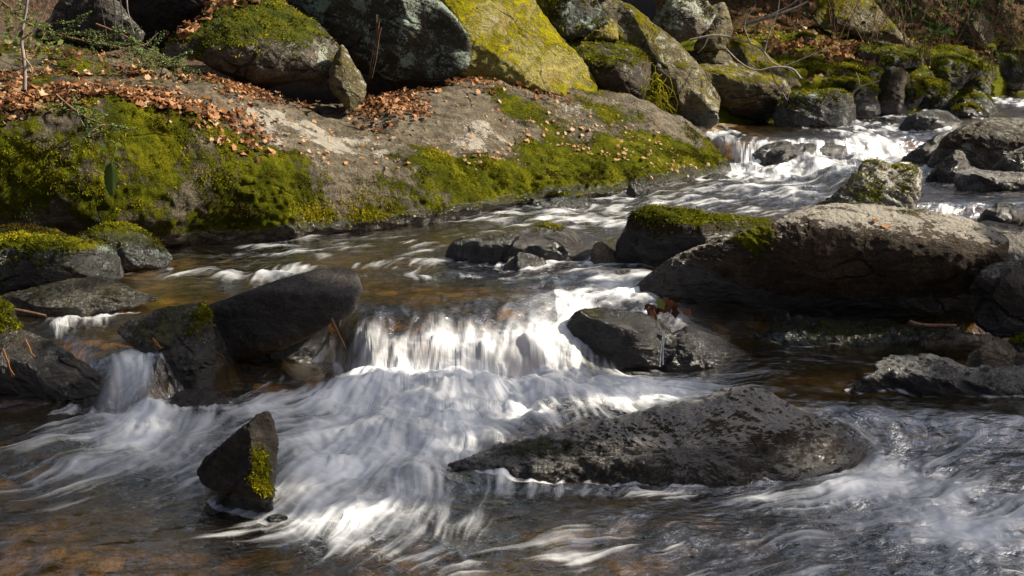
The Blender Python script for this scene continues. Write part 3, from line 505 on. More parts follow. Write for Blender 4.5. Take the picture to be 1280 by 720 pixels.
rock('stone', 'small bright mossy knob on the dark block at the left edge', 'stone', [(-30, 390), (0, 377), (15, 384), (21, 400), (26, 424), (0, 430), (-30, 428)], 5.25, [fc((.1, -1, .4), 5, 400)], 'green', .4, .4, R=.3, group=GS)
rock('stone', 'glossy red-brown rock washed by the current at the left edge', 'rock', [(-40, 502), (20, 495), (60, 499), (90, 513), (120, 524), (165, 536), (145, 552), (100, 556), (40, 560), (-40, 565)], 4.95, [fc((.05, -.5, 1), 60, 515), fc((0, -1, .1), 60, 535)], 'red', -.8, .3, R=.2, group=GS, wet=.8)
rock('boulder', 'moss-covered rock with a bare right nose at the left edge', 'rock', [(-40, 308), (0, 298), (20, 294), (60, 296), (100, 298), (130, 303), (146, 315), (153, 335), (151, 347), (130, 350), (110, 346), (90, 354), (50, 360), (-40, 368)], 6.35, [fc((.0, -1, .12), 70, 330), fc((0, -.4, 1), 70, 312), fc((.8, -.5, .3), 138, 325)], 'green', .28, .5, R=.22, T=.9, group=GS, blobs=[(140, 330, 18, 25, -.6)])
rock('stone', 'flat mossy shelf just behind the moss-covered rock at the left edge', 'rock', [(-40, 292), (0, 285), (40, 285), (70, 290), (90, 300), (40, 310), (-40, 310)], 6.75, [fc((0, -.6, .8), 20, 295)], 'green', .2, .5, R=.25, group=GS)
rock('stone', 'rounded bright green mossy rock under the ledge', 'rock', [(80, 310), (110, 292), (130, 285), (150, 282), (170, 287), (190, 298), (205, 311), (214, 324), (206, 333), (175, 336), (140, 336), (100, 330)], 6.85, [fc((.0, -1, .3), 160, 318), fc((.1, -.3, 1), 160, 303)], 'green', .42, .4, R=.25, T=.8, group=GS, blobs=[(190, 322, 30, 10, -.7)])
rock('stone', 'low grey rock with thin yellow moss tapering into the water', 'rock', [(-20, 380), (15, 366), (50, 358), (75, 351), (110, 347), (140, 352), (170, 364), (196, 374), (165, 384), (120, 392), (100, 400), (70, 406), (35, 402), (0, 394)], 5.95, [fc((0, -.45, 1), 90, 365), fc((0, -1, .05), 80, 385)], 'olive', -.1, .5, R=.2, group=GS, wet=.1)
rock('stone', 'pointed foreground rock with bright moss on its right facet', 'rock',
 [(250, 590), (259, 572), (275, 559), (300, 540), (320, 521), (335, 516), (344, 535), (347, 560), (344, 600), (340, 630), (336, 664), (316, 682), (285, 688), (252, 682), (252, 660), (264, 641), (272, 625), (268, 614), (254, 604)], 3.98, [fc((-.6, -.75, .45), 290, 580), fc((.75, -.55, .5), 314, 575), fc((-.1, -.75, -.65), 305, 612)], 'slate', -.45, .3, R=.06, e=5, T=.7, amp=.03, k=.015, strat=.028, ncut=5, group=GS, soft=.1, wet=.3, wl=.05, lich_lit=.2, anchor=(309, 590), blobs=[(326, 588, 17, 36, 1.45), (318, 615, 22, 14, .7)])
rock('pebble', 'small wet stone at the foot of the pointed foreground rock', 'stone', [(326, 662), (334, 645), (346, 641), (358, 646), (364, 660), (345, 672)], 3.9, [fc((.1, -1, .4), 345, 654)], 'slate', -.5, .2, R=.3, wet=.8, group=GS)
rock('slab_stone', 'wide low foreground slab, sheen painted pale on top, with water sliding over its left part', 'rock',
 [(535, 596), (570, 577), (620, 560), (690, 543), (760, 526), (830, 511), (880, 503), (910, 493), (945, 492), (985, 505), (1030, 530), (1070, 550), (1086, 562), (1066, 580), (1015, 602), (1005, 622), (950, 628), (880, 625), (800, 618), (720, 614), (640, 612), (570, 608)], 4.35,
 [fc((-.03, -.62, .8), 850, 560), fc((.35, -.42, .9), 985, 540), fc((-.02, -1, .25), 850, 590), fc((-.25, -.5, .9), 700, 560)], 'slab', -.5, .4, R=.07, e=3, T=.5, amp=.03, k=.03, group=GS, lich_lit=.55, lk=1.0, wet=.16, wl=.09, frq=1.3, pit=1.7, strat=.008, ncut=3, blobs=[(700, 565, 130, 22, .75), (860, 512, 60, 8, .4), (960, 585, 30, 8, .5)])  # pale tone on top stands for sunlight and reflected sky
rock('stone', 'brown rock awash between the mossy block and the foam', 'rock', [(206, 512), (222, 492), (248, 484), (275, 490), (292, 512), (280, 530), (240, 532)], 5.0, [fc((0, -.7, .7), 248, 505)], 'red', -.8, .2, R=.3, wet=.9, group=GS)
rock('pebble', 'small dark stone in the ripples at the lower right', 'stone', [(1232, 634), (1240, 624), (1256, 622), (1272, 630), (1260, 640)], 4.2, [fc((0, -1, .6), 1250, 630)], 'dark', -.5, .2, R=.35, wet=.9, group=GS)
rock('pebble', 'dark stone at the lower right edge of the frame', 'stone', [(1246, 672), (1258, 660), (1280, 655), (1300, 660), (1300, 685), (1262, 684)], 4.0, [fc((0, -1, .6), 1275, 668)], 'dark', -.5, .2, R=.35, wet=.7, group=GS)
rock('stone', 'brown rock parting the small chute at the right', 'stone', [(1200, 562), (1208, 545), (1225, 535), (1242, 540), (1246, 562), (1225, 570)], 4.75, [fc((-.2, -1, .4), 1225, 552)], 'red', -.6, .2, R=.3, wet=.9, group=GS)
rock('stone', 'low mossy rock at the waterline below the middle of the ledge', 'rock', [(655, 264), (666, 251), (690, 243), (710, 246), (732, 245), (740, 254), (728, 266), (695, 270), (665, 270)], 9.4, [fc((0, -.8, .6), 695, 255)], 'green', .05, .5, R=.3, group=GS)
rock('pebble', 'little dark stone at the waterline right of the low mossy rock', 'stone', [(783, 242), (786, 230), (796, 227), (806, 232), (806, 242), (795, 247)], 10.0, [fc((0, -1, .5), 795, 236)], 'dark', 0, .3, R=.35, group=GS)
rock('stone', 'dark rock awash at the foot of the upper fall, left side', 'rock', [(870, 236), (878, 222), (895, 217), (912, 222), (920, 235), (895, 242)], 11.1, [fc((0, -1, .5), 895, 228)], 'dark', .1, .4, R=.3, wet=.5, group=GS)
rock('boulder', 'dark rock behind the thin curtain of the upper fall', 'rock', [(925, 214), (940, 192), (968, 178), (1010, 174), (1050, 177), (1078, 188), (1090, 207), (1070, 222), (1000, 226), (945, 224)], 12.16, [fc((0, -1, .2), 1010, 200), fc((0, -.25, 1), 1010, 182)], 'dark', -.6, .2, R=.2, wet=.9, group=GS)
rock('stone', 'dark stone splashed at the outlet of the side pool', 'rock', [(1222, 276), (1232, 262), (1250, 254), (1270, 258), (1284, 272), (1262, 282), (1235, 282)], 8.6, [fc((0, -.9, .5), 1250, 268)], 'dark', -.1, .3, R=.3, wet=.8, group=GS)

for k_, (src, x, y, rz, sc) in enumerate([('angular grey stone leaning on the broad grey-brown boulder', 3.15, 5.75, 1.9, 1.5), ('broad grey-brown boulder at the right edge above the small side pool', 4.1, 6.9, 2.2, .8), ('angular grey stone leaning on the broad grey-brown boulder', 2.95, 4.9, 4.0, 1.2), ('broad grey-brown boulder at the right edge above the small side pool', 5.2, 8.6, .9, 1.0)]):
    o = ROCKS[src]['o'].copy(); COL.objects.link(o); o.location = (x, y, float(ground_z(np.array([x]), np.array([y]))[0]) - .12); o.rotation_euler.z = rz; o.scale = (sc,) * 3
    tag(o, 'brown boulder bedded in the right bank just outside the frame', 'boulder', 'boulders of the right bank')
# ------------------------------------------------------------------ water: a fan of rows finer near the falls, streaks carried along the flow
def make_water():
    al = np.linspace(rad(28.5), rad(2.35), 1500)
    y0 = (H - .18) / np.tan(al); dy = np.diff(y0)
    ys = [2.75]
    while ys[-1] < 34:
        y = ys[-1]; st = np.interp(y, y0[:-1], dy) * 1.25
        if 4.95 < y < 6.3: st = min(st, .006)
        elif 12.1 < y < 12.95: st = min(st, .02)
        ys.append(y + min(max(st, .005), .12))
    ys = np.array(ys); nc = 860; s = np.linspace(-.60, .66, nc); ds = s[1] - s[0]
    Y, Sg = np.meshgrid(ys, s, indexing='ij'); X = Y * Sg; R_, C_ = X.shape
    zb = zbase(X, Y)
    # flow field
    G = np.array([(3.4, 16, -.3, -1), (6, 20, -.7, -.8), (3.2, 13, 0, -1), (2.7, 12, -.3, -1), (1.6, 10.4, -.75, -.7), (2.6, 10.4, -.8, -.6), (.2, 9, -.85, -.55), (-1.2, 7.9, -.75, -.6),
      (-2.2, 7, -.6, -.8), (-2.6, 6.3, .2, -1), (-1.0, 6.7, -.1, -1), (-.4, 6.3, .05, -1), (.9, 6.9, -.9, -.45), (.6, 6.35, -.75, -.7), (.25, 5.9, -.35, -.9), (-.4, 5.75, 0, -1), (-1, 5.8, .1, -1),
      (-2.0, 5.7, .25, -1), (-1.85, 5.2, .22, -1), (-1.6, 5.0, .1, -1), (-.5, 5.3, -.1, -1), (.2, 5.35, .45, -.9), (.8, 5.5, .9, -.3), (-1.0, 5.0, -.7, -.7), (-1.9, 4.5, -.85, -.55), (-.5, 4.7, -.1, -1),
      (-.2, 4.3, .15, -1), (-.7, 4.2, -.3, -.9), (0, 5.0, .25, -.9), (1.5, 5.5, .85, -.5), (1.5, 5.0, .55, -.8), (2.2, 5.0, .2, -1), (1.9, 4.4, -.8, -.5), (2.4, 4.6, -.7, -.7), (1.2, 3.9, -.95, -.3), (.2, 3.7, -.95, -.3), (-1.2, 3.7, -.95, -.15), (-.2, 4.0, -.2, -.95), (2.0, 3.6, -.98, -.2)])
    vx = 0; vy = 0; ws = 0
    for gx, gy, fx, fy in G:
        r2 = ((X - gx) ** 2 + (Y - gy) ** 2) / (.1 + .006 * gy ** 2); wt = 1 / (.12 + r2) ** 2; m = math.hypot(fx, fy)
        vx = vx + wt * fx / m; vy = vy + wt * fy / m; ws = ws + wt
    vx /= ws; vy /= ws
    q = np.stack([X, Y, 0 * X], -1)
    e = .02; turb = np.where(Y < 5.6, .22, .16)
    psi = lambda qq: fbm(qq * np.array([2.6, 2.6, 1]), 2, 77) * .22 + fbm(qq * 6.5, 2, 78) * .05
    p0 = psi(q); vx = vx + turb * 5 * (psi(q + [0, e, 0]) - p0) / e * .35; vy = vy - turb * 5 * (psi(q + [e, 0, 0]) - p0) / e * .35
    sp = np.hypot(vx, vy) + 1e-6; vx /= sp; vy /= sp
    diy = np.gradient(np.arange(R_), ys)[:, None]
    vi = vy * diy; vj = (vx / Y - X * vy / Y ** 2) / ds
    slope = np.abs(np.gradient(zb, axis=0) / np.gradient(ys)[:, None])
    steep = np.sqrt(1 + slope ** 2)
    vi /= steep; vj /= steep                       # arc length on the falling sheet
    def bil(a, i, j):
        i = np.clip(i, 0, R_ - 1.001); j = np.clip(j, 0, C_ - 1.001); i0 = i.astype(int); j0 = j.astype(int); fi = i - i0; fj = j - j0
        return a[i0, j0] * (1 - fi) * (1 - fj) + a[i0 + 1, j0] * fi * (1 - fj) + a[i0, j0 + 1] * (1 - fi) * fj + a[i0 + 1, j0 + 1] * fi * fj
    def lic(noise, length, steps):
        h = length / steps; tot = noise.copy(); wsum = np.ones_like(noise)
        for sg in (1, -1):
            i = np.broadcast_to(np.arange(R_)[:, None], X.shape).astype(float); j = np.broadcast_to(np.arange(C_)[None], X.shape).astype(float)
            for k in range(steps):
                a_, b_ = bil(vi, i, j), bil(vj, i, j); i = i + sg * a_ * h; j = j + sg * b_ * h
                w_ = 1 - (k + 1) / (steps + 1); tot += bil(noise, i, j) * w_; wsum += w_
        return tot / wsum
    def norm(a):                                   # equalise to 0..1
        m = a.mean(); sd_ = a.std(); return np.clip(.5 + (a - m) / (sd_ * 4.6), 0, 1)
    def blur(a, k):
        for _ in range(k):
            a = (np.roll(a, 1, 0) + a + np.roll(a, -1, 0)) / 3; a = (np.roll(a, 1, 1) + a + np.roll(a, -1, 1)) / 3
        return a
    wnz = rng.standard_normal(X.shape)
    L = .055 * np.clip(Y, 3, 14) * .5
    wob = fbm(q * np.array([3.1, 3.1, 1]), 3, 88)
    fine = norm(lic(blur(wnz, 1), .13, 14)); 
    med = norm(lic(fbm(q * np.array([40, 40, 1]), 3, 21, .8), .13, 16) * (.65 + .9 * wob))
    big = norm(lic(fbm(q * 8.0, 4, 22, .65), .15, 14))
    # where the water is white: foam, and sky reflections painted as foam
    def blob(u, v, ru, rv, a):
        y = YW(u, v); c = P(np.float64(u), np.float64(v), y); ry = max(abs(YW(u, v - rv) - y), abs(y - YW(u, v + rv)), .04); rx = ru / F * y
        return a * np.exp(-((X - c[0]) / rx) ** 2 - ((Y - y) / ry) ** 2)
    m = np.zeros_like(X)
    for bl in [(555, 430, 130, 30, .5), (445, 430, 45, 40, .5), (600, 488, 140, 46, 1.1), (500, 500, 130, 44, 1.0), (690, 455, 60, 45, .8), (800, 488, 120, 28, .85), (600, 470, 110, 22, .5), (455, 560, 140, 55, .95), (560, 540, 130, 42, .9),
        (200, 555, 160, 42, .74), (330, 515, 60, 20, .6), (450, 640, 150, 45, .66), (560, 690, 120, 40, .5), (370, 620, 60, 40, .5), (152, 468, 42, 45, .85), (175, 520, 60, 18, 1.0), (60, 600, 70, 30, .42), (230, 620, 120, 20, .35),
        (1130, 600, 170, 55, .68), (1040, 540, 70, 22, .40), (1200, 660, 160, 60, .66), (860, 680, 220, 40, .48), (980, 625, 140, 25, .42), (760, 614, 240, 10, .45), (660, 575, 110, 14, .34), (330, 345, 90, 14, .6), (420, 300, 90, 22, .36), (110, 400, 60, 14, .5), (600, 322, 130, 14, .40), (330, 315, 120, 10, .36), (700, 270, 180, 22, .46), (560, 345, 120, 10, .34),  # lower-right and upper-pool blobs paint sky-reflection streaks in foam white
        (770, 345, 60, 12, .5), (780, 362, 55, 16, .75), (705, 385, 50, 34, 1.0), (1000, 215, 110, 11, .8), (905, 190, 30, 34, .75), (1075, 190, 18, 24, .5), (1110, 195, 40, 20, .7), (960, 240, 150, 18, .36), (850, 250, 120, 20, .36),
        (1100, 160, 80, 8, .45), (1250, 126, 60, 12, .5), (1190, 262, 50, 8, .55), (1130, 147, 40, 5, .5), (700, 245, 60, 8, .3)]:
        m = np.maximum(m, blob(*bl)) * .55 + .45 * (m + blob(*bl) - m * blob(*bl))
    rim = np.zeros_like(X); iy = np.interp
    pts = np.concatenate(RIM); ii = np.interp(pts[:, 1], ys, np.arange(R_)).round().astype(int); jj = ((pts[:, 0] / pts[:, 1] - s[0]) / ds).round().astype(int)
    ok = (jj > 2) & (jj < C_ - 3) & (ii > 2) & (ii < R_ - 3); np.add.at(rim, (ii[ok], jj[ok]), 1.0)
    rim = blur(np.clip(blur(rim, 3) * 6, 0, 1), 5); rim = np.clip(rim * 1.6, 0, 1)
    m = np.maximum(m, rim * sstep(-.1, .4, wob + .3 * (m > .12)) * np.where(m > .12, .60, .34))
    m = np.clip(m, 0, 1)
    fall = sstep(.6, 1.4, slope)
    core = sstep(.50, .95, m); wide = norm(lic(fbm(q * np.array([4.5, 4.5, 1]), 3, 24), .25, 10))
    thin = .40 * fine + .45 * med + .55 * big + .25 * wide - .325 - .5
    outer = np.clip((m * 1.15 - .40 + thin * 1.25) * 1.2, 0, 1) ** 1.1 * sstep(.03, .16, m)
    soft = .82 + .5 * (wide - .5) + .42 * (big - .5) + .30 * (med - .5) + .22 * (fine - .5)
    foam = np.clip(outer * (1 - core) + core * soft, 0, 1)
    hf = np.clip((zb - .10) / .23, 0, 1) * (Y < 7)
    sheet = np.clip((.34 * med + .30 * fine + 1.05 * wide - .64 - .75 * hf + .25 * m) * 2.6, 0, 1) * fall
    lip = sstep(.45, .95, hf) * (X < .25) * (Y > 5.2) * (Y < 6.6) * (X > -1.2)
    foam = foam * (1 - .8 * lip)
    foam = np.clip(np.maximum(foam * (1 - .85 * fall), sheet * np.clip(.2 + m, 0, 1)), 0, 1) * .97
    t_ = np.clip(m * 1.5, 0, 1)
    # surface relief
    amp = (.008 + .030 * t_) * np.clip(Y / 6, .7, 1.0)
    dz = amp * (fbm(q * np.array([5, 5, 1]), 4, 33) * 1.4 + (big - .5) * .8 + (med - .5) * .35) + (.0016 + .004 * t_) * (fine - .5)
    dz *= (1 - .55 * fall)
    heap = np.zeros_like(X)
    for bl in [(650, 562, 120, 18, .05), (560, 485, 150, 26, .075), (690, 470, 50, 22, .06), (185, 515, 40, 10, .05), (480, 540, 70, 14, .05), (640, 515, 90, 14, .04), (985, 212, 110, 8, .02), (420, 585, 60, 12, .035), (540, 600, 70, 14, .05), (330, 350, 70, 8, .03), (730, 535, 150, 18, .05)]:
        heap += blob(*bl)
    dz += heap * (.75 + .7 * fbm(q * 6, 3, 36) + .5 * (big - .5))
    Z = zb + dz
    v = np.stack([X, Y, Z], -1).reshape(-1, 3)
    n = NT('stream_water'); fo = n.attr('foam'); stv = n.attr('streak', True)
    sx = n.node('ShaderNodeSeparateXYZ'); n.set(sx.inputs[0], stv)
    tc = n.node('ShaderNodeNewGeometry').outputs['Position']
    rip = n.noise(n.scaled(tc, (9, 15, 3)), 1.0, 5, .6, .6)
    hgt = n.math('ADD', n.math('MULTIPLY', sx.outputs[0], .15), n.math('ADD', n.math('MULTIPLY', sx.outputs[1], .40), n.math('MULTIPLY', rip, 1.5)))
    hgt = n.math('MULTIPLY', hgt, n.attr('chop')); bmp = n.bump(hgt, .022, .9)
    fr = n.node('ShaderNodeFresnel'); fr.inputs[0].default_value = 1.33; n.set(fr.inputs['Normal'], bmp)
    gl = n.node('ShaderNodeBsdfGlossy'); gl.inputs['Roughness'].default_value = .07; n.set(gl.inputs['Normal'], bmp)
    tr = n.node('ShaderNodeBsdfTransparent'); tr.inputs[0].default_value = (.86, .73, .46, 1)
    dfw = n.node('ShaderNodeBsdfDiffuse'); n.set(dfw.inputs[0], (.085, .056, .018))
    body = n.node('ShaderNodeMixShader'); body.inputs[0].default_value = .22; n.t.links.new(tr.outputs[0], body.inputs[1]); n.t.links.new(dfw.outputs[0], body.inputs[2])
    clear = n.node('ShaderNodeMixShader'); n.set(clear.inputs[0], n.math('MULTIPLY', fr.outputs[0], n.math('MULTIPLY_ADD', n.attr('chop'), .55, .40), clamp=True)); n.t.links.new(body.outputs[0], clear.inputs[1]); n.t.links.new(gl.outputs[0], clear.inputs[2])
    fd = n.node('ShaderNodeBsdfPrincipled'); n.set(fd.inputs['Base Color'], (.86, .88, .90)); fd.inputs['Roughness'].default_value = .5
    fd.inputs['Subsurface Weight'].default_value = 0
    n.set(fd.inputs['Normal'], n.bump(n.math('ADD', n.math('MULTIPLY', sx.outputs[0], .5), sx.outputs[1]), .014, .8))
    mx = n.node('ShaderNodeMixShader'); n.set(mx.inputs[0], fo); n.t.links.new(clear.outputs[0], mx.inputs[1]); n.t.links.new(fd.outputs[0], mx.inputs[2])
    n.t.links.new(mx.outputs[0], n.out.inputs[0])
    st3 = np.stack([fine, med, big], -1).reshape(-1, 3)
    w = mesh_obj('stream_water', v, grid_faces(R_, C_)[:, ::-1], n.m, {'foam': foam.ravel(), 'streak': st3, 'chop': np.clip(0.20 + .34 * sstep(5.9, 6.8, Y) + 1.5 * m + .35 * np.clip(fbm(q * 1.2, 2, 51) * 2, 0, 1), 0, 1.1).ravel()})
    tag(w, kind='structure')
    return X, Y, Z
WX, WY, WZ = make_water()
# ------------------------------------------------------------------ trees added to shade the stream and darken its reflections
def leaf_mat(name, stops, trans=.35, rough=.6):
    n = NT(name); c = n.ramp(n.attr('hue'), stops)
    d = n.node('ShaderNodeBsdfPrincipled'); n.set(d.inputs['Base Color'], c); d.inputs['Roughness'].default_value = rough; d.inputs['Specular IOR Level'].default_value = .06
    t = n.node('ShaderNodeBsdfTranslucent'); n.set(t.inputs[0], c); m = n.node('ShaderNodeMixShader'); m.inputs[0].default_value = trans
    n.t.links.new(d.outputs[0], m.inputs[1]); n.t.links.new(t.outputs[0], m.inputs[2]); n.t.links.new(m.outputs[0], n.out.inputs[0]); return n.m
def plain_mat(name, a, b, scale=20, rough=.85, bump=.01):
    n = NT(name); tc = n.node('ShaderNodeNewGeometry').outputs['Position']; x = n.noise(n.scaled(tc, (1, 1, .3)), scale, 5, .65)
    p = n.node('ShaderNodeBsdfPrincipled'); n.set(p.inputs['Base Color'], n.ramp(x, [(.3, a), (.7, b)])); p.inputs['Roughness'].default_value = rough
    n.set(p.inputs['Normal'], n.bump(x, bump)); n.t.links.new(p.outputs[0], n.out.inputs[0]); return n.m
BARK = plain_mat('tree_bark', (.025, .018, .013), (.11, .085, .065), 14, .9, .03)
TWIG = plain_mat('grey_twig', (.10, .085, .07), (.34, .30, .26), 40, .8, .002)
TWIGB = plain_mat('brown_twig', (.06, .032, .017), (.22, .12, .06), 40, .8, .002)
NEEDLE = leaf_mat('evergreen_foliage', [(.2, (.012, .028, .008)), (.6, (.035, .065, .015)), (.9, (.08, .11, .03))])
LITTER = leaf_mat('fallen_leaf', [(.0, (.05, .022, .014)), (.3, (.15, .068, .03)), (.6, (.31, .15, .065)), (.85, (.44, .25, .13)), (1, (.48, .36, .22))], .2)
GREENL = leaf_mat('fresh_leaf', [(.1, (.02, .06, .012)), (.5, (.06, .115, .028)), (.9, (.17, .20, .05))], .35)
TUFT = leaf_mat('moss_tuft', [(.0, (.05, .034, .008)), (.22, (.04, .042, .004)), (.45, (.09, .10, .005)), (.7, (.17, .17, .007)), (1, (.34, .28, .016))], .25, .9)
def tubes(paths, sides=5):                         # [(points, r0, r1)] -> verts, quads
    V, Fq, o = [], [], 0
    for pts, r0, r1 in paths:
        p = np.asarray(pts, float); k = len(p); t = np.gradient(p, axis=0); t /= np.linalg.norm(t, axis=1, keepdims=True) + 1e-9
        up = np.array([0.3, .2, .93]); up = up if abs(t.mean(0) @ up) < .9 * np.linalg.norm(t.mean(0)) else np.array([1., 0, 0])
        a = np.cross(t, up); a /= np.linalg.norm(a, axis=1, keepdims=True) + 1e-9; b = np.cross(t, a)
        r = np.linspace(r0, r1, k)[:, None, None]; th = np.linspace(0, 2 * np.pi, sides, endpoint=False)[None, :, None]
        V.append((p[:, None] + r * (np.cos(th) * a[:, None] + np.sin(th) * b[:, None])).reshape(-1, 3)); Fq.append(grid_faces(k, sides, True) + o); o += k * sides
    return np.concatenate(V), np.concatenate(Fq)
def wander(a, b, n=8, j=.06):
    a = np.asarray(a, float); b = np.asarray(b, float); L = np.linalg.norm(b - a); t = np.linspace(0, 1, n)[:, None]
    w = rng.standard_normal((n, 3)) * j * L; w = np.cumsum(w, 0) / n ** .5; w = w - w[0] - t * (w[-1] - w[0]); return a + (b - a) * t + w
def leaves(c, nrm, size, shape='oak', curl=.3, hue=None, aspect=.6):
    c = np.asarray(c, float); n = len(c); nrm = nrm / (np.linalg.norm(nrm, axis=1, keepdims=True) + 1e-9)
    r = rng.standard_normal((n, 3)); a = np.cross(nrm, r); a /= np.linalg.norm(a, axis=1, keepdims=True) + 1e-9; b = np.cross(nrm, a)
    size = np.broadcast_to(size, (n,))[:, None, None]
    if shape == 'oak': T = np.array([(-.5, 0), (-.3, .28), (-.12, .18), (.08, .36), (.25, .2), (.5, 0), (.25, -.2), (.08, -.36), (-.12, -.18), (-.3, -.28)])
    else: T = np.array([(-.5, 0), (-.15, .25), (.2, .22), (.5, 0), (.2, -.22), (-.15, -.25)])
    T = T * np.array([1, aspect / .6]); k = len(T); h = k // 2 + 1
    cu = (curl * rng.uniform(-.5, 1.2, n))[:, None]; tw = (curl * .6 * rng.standard_normal(n))[:, None]
    z = cu * (np.abs(T[None, :, 1]) * 1.3 + T[None, :, 0] ** 2 * .9) + tw * T[None, :, 0] * T[None, :, 1] * 2
    V = c[:, None] + size * (T[None, :, 0:1] * a[:, None] + T[None, :, 1:2] * b[:, None] + z[..., None] * nrm[:, None])
    # fold along the midrib: two halves as quads fans
    if shape == 'oak': q = np.array([(0, 1, 2, 9), (2, 3, 8, 9), (2, 3, 8, 9), (3, 4, 7, 8), (4, 5, 6, 7)])[[0, 1, 3, 4]]; q = np.array([(0, 1, 2, 9), (9, 2, 3, 8), (8, 3, 4, 7), (7, 4, 5, 6)])
    else: q = np.array([(0, 1, 2, 5), (5, 2, 3, 4)])
    Fq = (np.arange(n)[:, None, None] * k + q[None]).reshape(-1, 4)
    hue = rng.uniform(0, 1, n) ** 1.25 if hue is None else hue
    return V.reshape(-1, 3), Fq, np.repeat(hue, k)
def crown_pts(centres, radii, n):
    k = rng.integers(0, len(centres), n); d = rng.standard_normal((n, 3)); d /= np.linalg.norm(d, axis=1, keepdims=True)
    return np.array(centres)[k] + d * (rng.uniform(.15, 1, n) ** .5)[:, None] * np.array(radii)[k][:, None]
def tree(base, crown, rad3, label, nleaf=3000, size=.28, trunk=.2, nl=16, name='evergreen_tree', group='unseen evergreen trees added to shade the stream'):
    base = np.array(base, float); base[2] = ground_z(base[0:1], base[1:2])[0] - .2; crown = np.array(crown, float)
    e = empty(name, tuple(base)); tag(e, label, 'tree', group)
    top = crown + [0, 0, rad3[2] * .8]
    tp = wander(base, top, 14, .03); paths = [(tp, trunk, .03)]; ce = []
    for i in range(nl):
        d = rng.standard_normal(3); d /= np.linalg.norm(d); en = crown + d * np.array(rad3) * rng.uniform(.5, .95)
        st = tp[int(np.clip(13 * (en[2] - base[2] - .6) / (top[2] - base[2]), 3, 12))]
        paths.append((wander(st, en, 6, .08), trunk * .28, .012)); ce += [en, st * .4 + en * .6]
    V, Fq = tubes(paths, 7); mesh_obj('trunk', V, Fq, BARK, parent=e, origin=base)
    rr = np.full(len(ce), min(rad3) * .42) * rng.uniform(.6, 1.2, len(ce))
    c = crown_pts(ce, rr, nleaf)
    for g_, r_, pk in GAPS:
        w_ = c - np.array(g_); dl = np.linalg.norm(w_ - (w_ @ SUN)[:, None] * SUN, axis=1); c = c[(dl > r_) | (rng.uniform(0, 1, len(c)) > pk)]
    nleaf = len(c); V, Fq, hu = leaves(c, rng.standard_normal((nleaf, 3)) + [0, 0, 1.2], rng.uniform(.6, 1.3, nleaf) * size, 'simple', .3)
    mesh_obj('crown', V, Fq, NEEDLE, {'hue': hu}, parent=e, origin=base)
# leaves cut from the crowns so sunlight lands on chosen spots
GAPS = [(P(np.float64(325), np.float64(580), 3.95), .30, 1), (P(np.float64(650), np.float64(480), 5.62), .65, .95), (P(np.float64(590), np.float64(420), 5.8), .5, .8), (P(np.float64(960), np.float64(525), 4.5), .55, .95), (P(np.float64(1060), np.float64(270), 6.7), .9, .9), (P(np.float64(1240), np.float64(440), 5.5), .25, .8), (P(np.float64(1160), np.float64(455), 5.2), .25, .9),
        (P(np.float64(1060), np.float64(75), 17.5), 3.2, .85), (P(np.float64(1200), np.float64(75), 20), 3.0, .8), (P(np.float64(640), np.float64(50), 11.9), 2.2, 1), (P(np.float64(330), np.float64(60), 9.7), 2.0, .95), (P(np.float64(420), np.float64(170), 9), 1.8, .95), (P(np.float64(170), np.float64(120), 8), 2.0, .9), (P(np.float64(720), np.float64(170), 11), 2.0, .95), (P(np.float64(850), np.float64(90), 13.2), 1.8, .95), (P(np.float64(850), np.float64(265), 7), .9, .9), (P(np.float64(90), np.float64(310), 6.4), 1.0, .9), (P(np.float64(200), np.float64(670), 3.7), 1.2, .85), (P(np.float64(700), np.float64(640), 4.1), .6, .6)]
def along_sun(p, t): return np.array(p) + SUN * t  # sets unseen crowns sunward of the spots they are added to shade
SH = 'unseen evergreen tree added on the right bank to shade the stream'
c = along_sun((.5, 4.25, 0), 14); tree((c[0] + .3, c[1] - .3, 0), c, (2.0, 1.05, 2.2), SH, 5200, .24)
c = along_sun((-1.8, 4.3, 0), 15.5); tree((c[0] + .4, c[1], 0), c, (2.0, 1.1, 2.0), SH, 4200, .24)
c = along_sun((2.6, 4.2, 0), 13); tree((c[0] + .2, c[1] - .2, 0), c, (1.8, 1.0, 1.9), SH, 4200, .24)
c = along_sun((1.5, 5.55, .1), 11.5); tree((c[0] + .2, c[1] + .1, 0), c, (1.3, .55, 1.3), SH, 3000, .22)
c = along_sun((2.3, 6.0, .12), 10); tree((c[0] + .2, c[1] + .1, 0), c, (1.0, .42, 1.0), SH, 2200, .2)
c = along_sun((-.8, 5.25, .1), 13); tree((c[0] + .2, c[1] + .1, 0), c, (1.1, .42, 1.0), SH, 2200, .2)
c = along_sun((-2.2, 6.2, .4), 17); tree((c[0] + .3, c[1], 0), c, (1.5, .8, 1.4), SH, 2600, .24)
for i, (x, y, h, r) in enumerate([(17, 18, 10, 2.8), (20, 24, 15, 3.4), (12.5, 26, 16, 3.4), (7, 29, 17, 3.6), (1, 26, 17, 3.4), (-4, 22, 16, 3.4), (-8, 17, 14, 3.2), (15, 33, 18, 3.8), (24, 36, 18, 4), (-9, 11, 13, 3), (-3, 32, 19, 4), (31, 30, 16, 3.8), (-1.2, 18.5, 12, 2.6), (4, 21.5, 13, 2.8), (13.5, 22, 13, 2.8), (-5.5, 14.5, 12, 2.6), (10, 36, 20, 4.2)]):
    z0 = float(ground_z(np.array([x * 1.]), np.array([y * 1.]))[0]); z0 = max(z0, 1.0 + .22 * (y - 14) if y > 16 and x > 2 else z0)
    tree((x, y, 0), (x, y, z0 + h * .68), (r, r, h * .44), 'tall evergreen tree on the slope behind the stream', 4200, .46, .22, 22, group='evergreen trees on the slope')

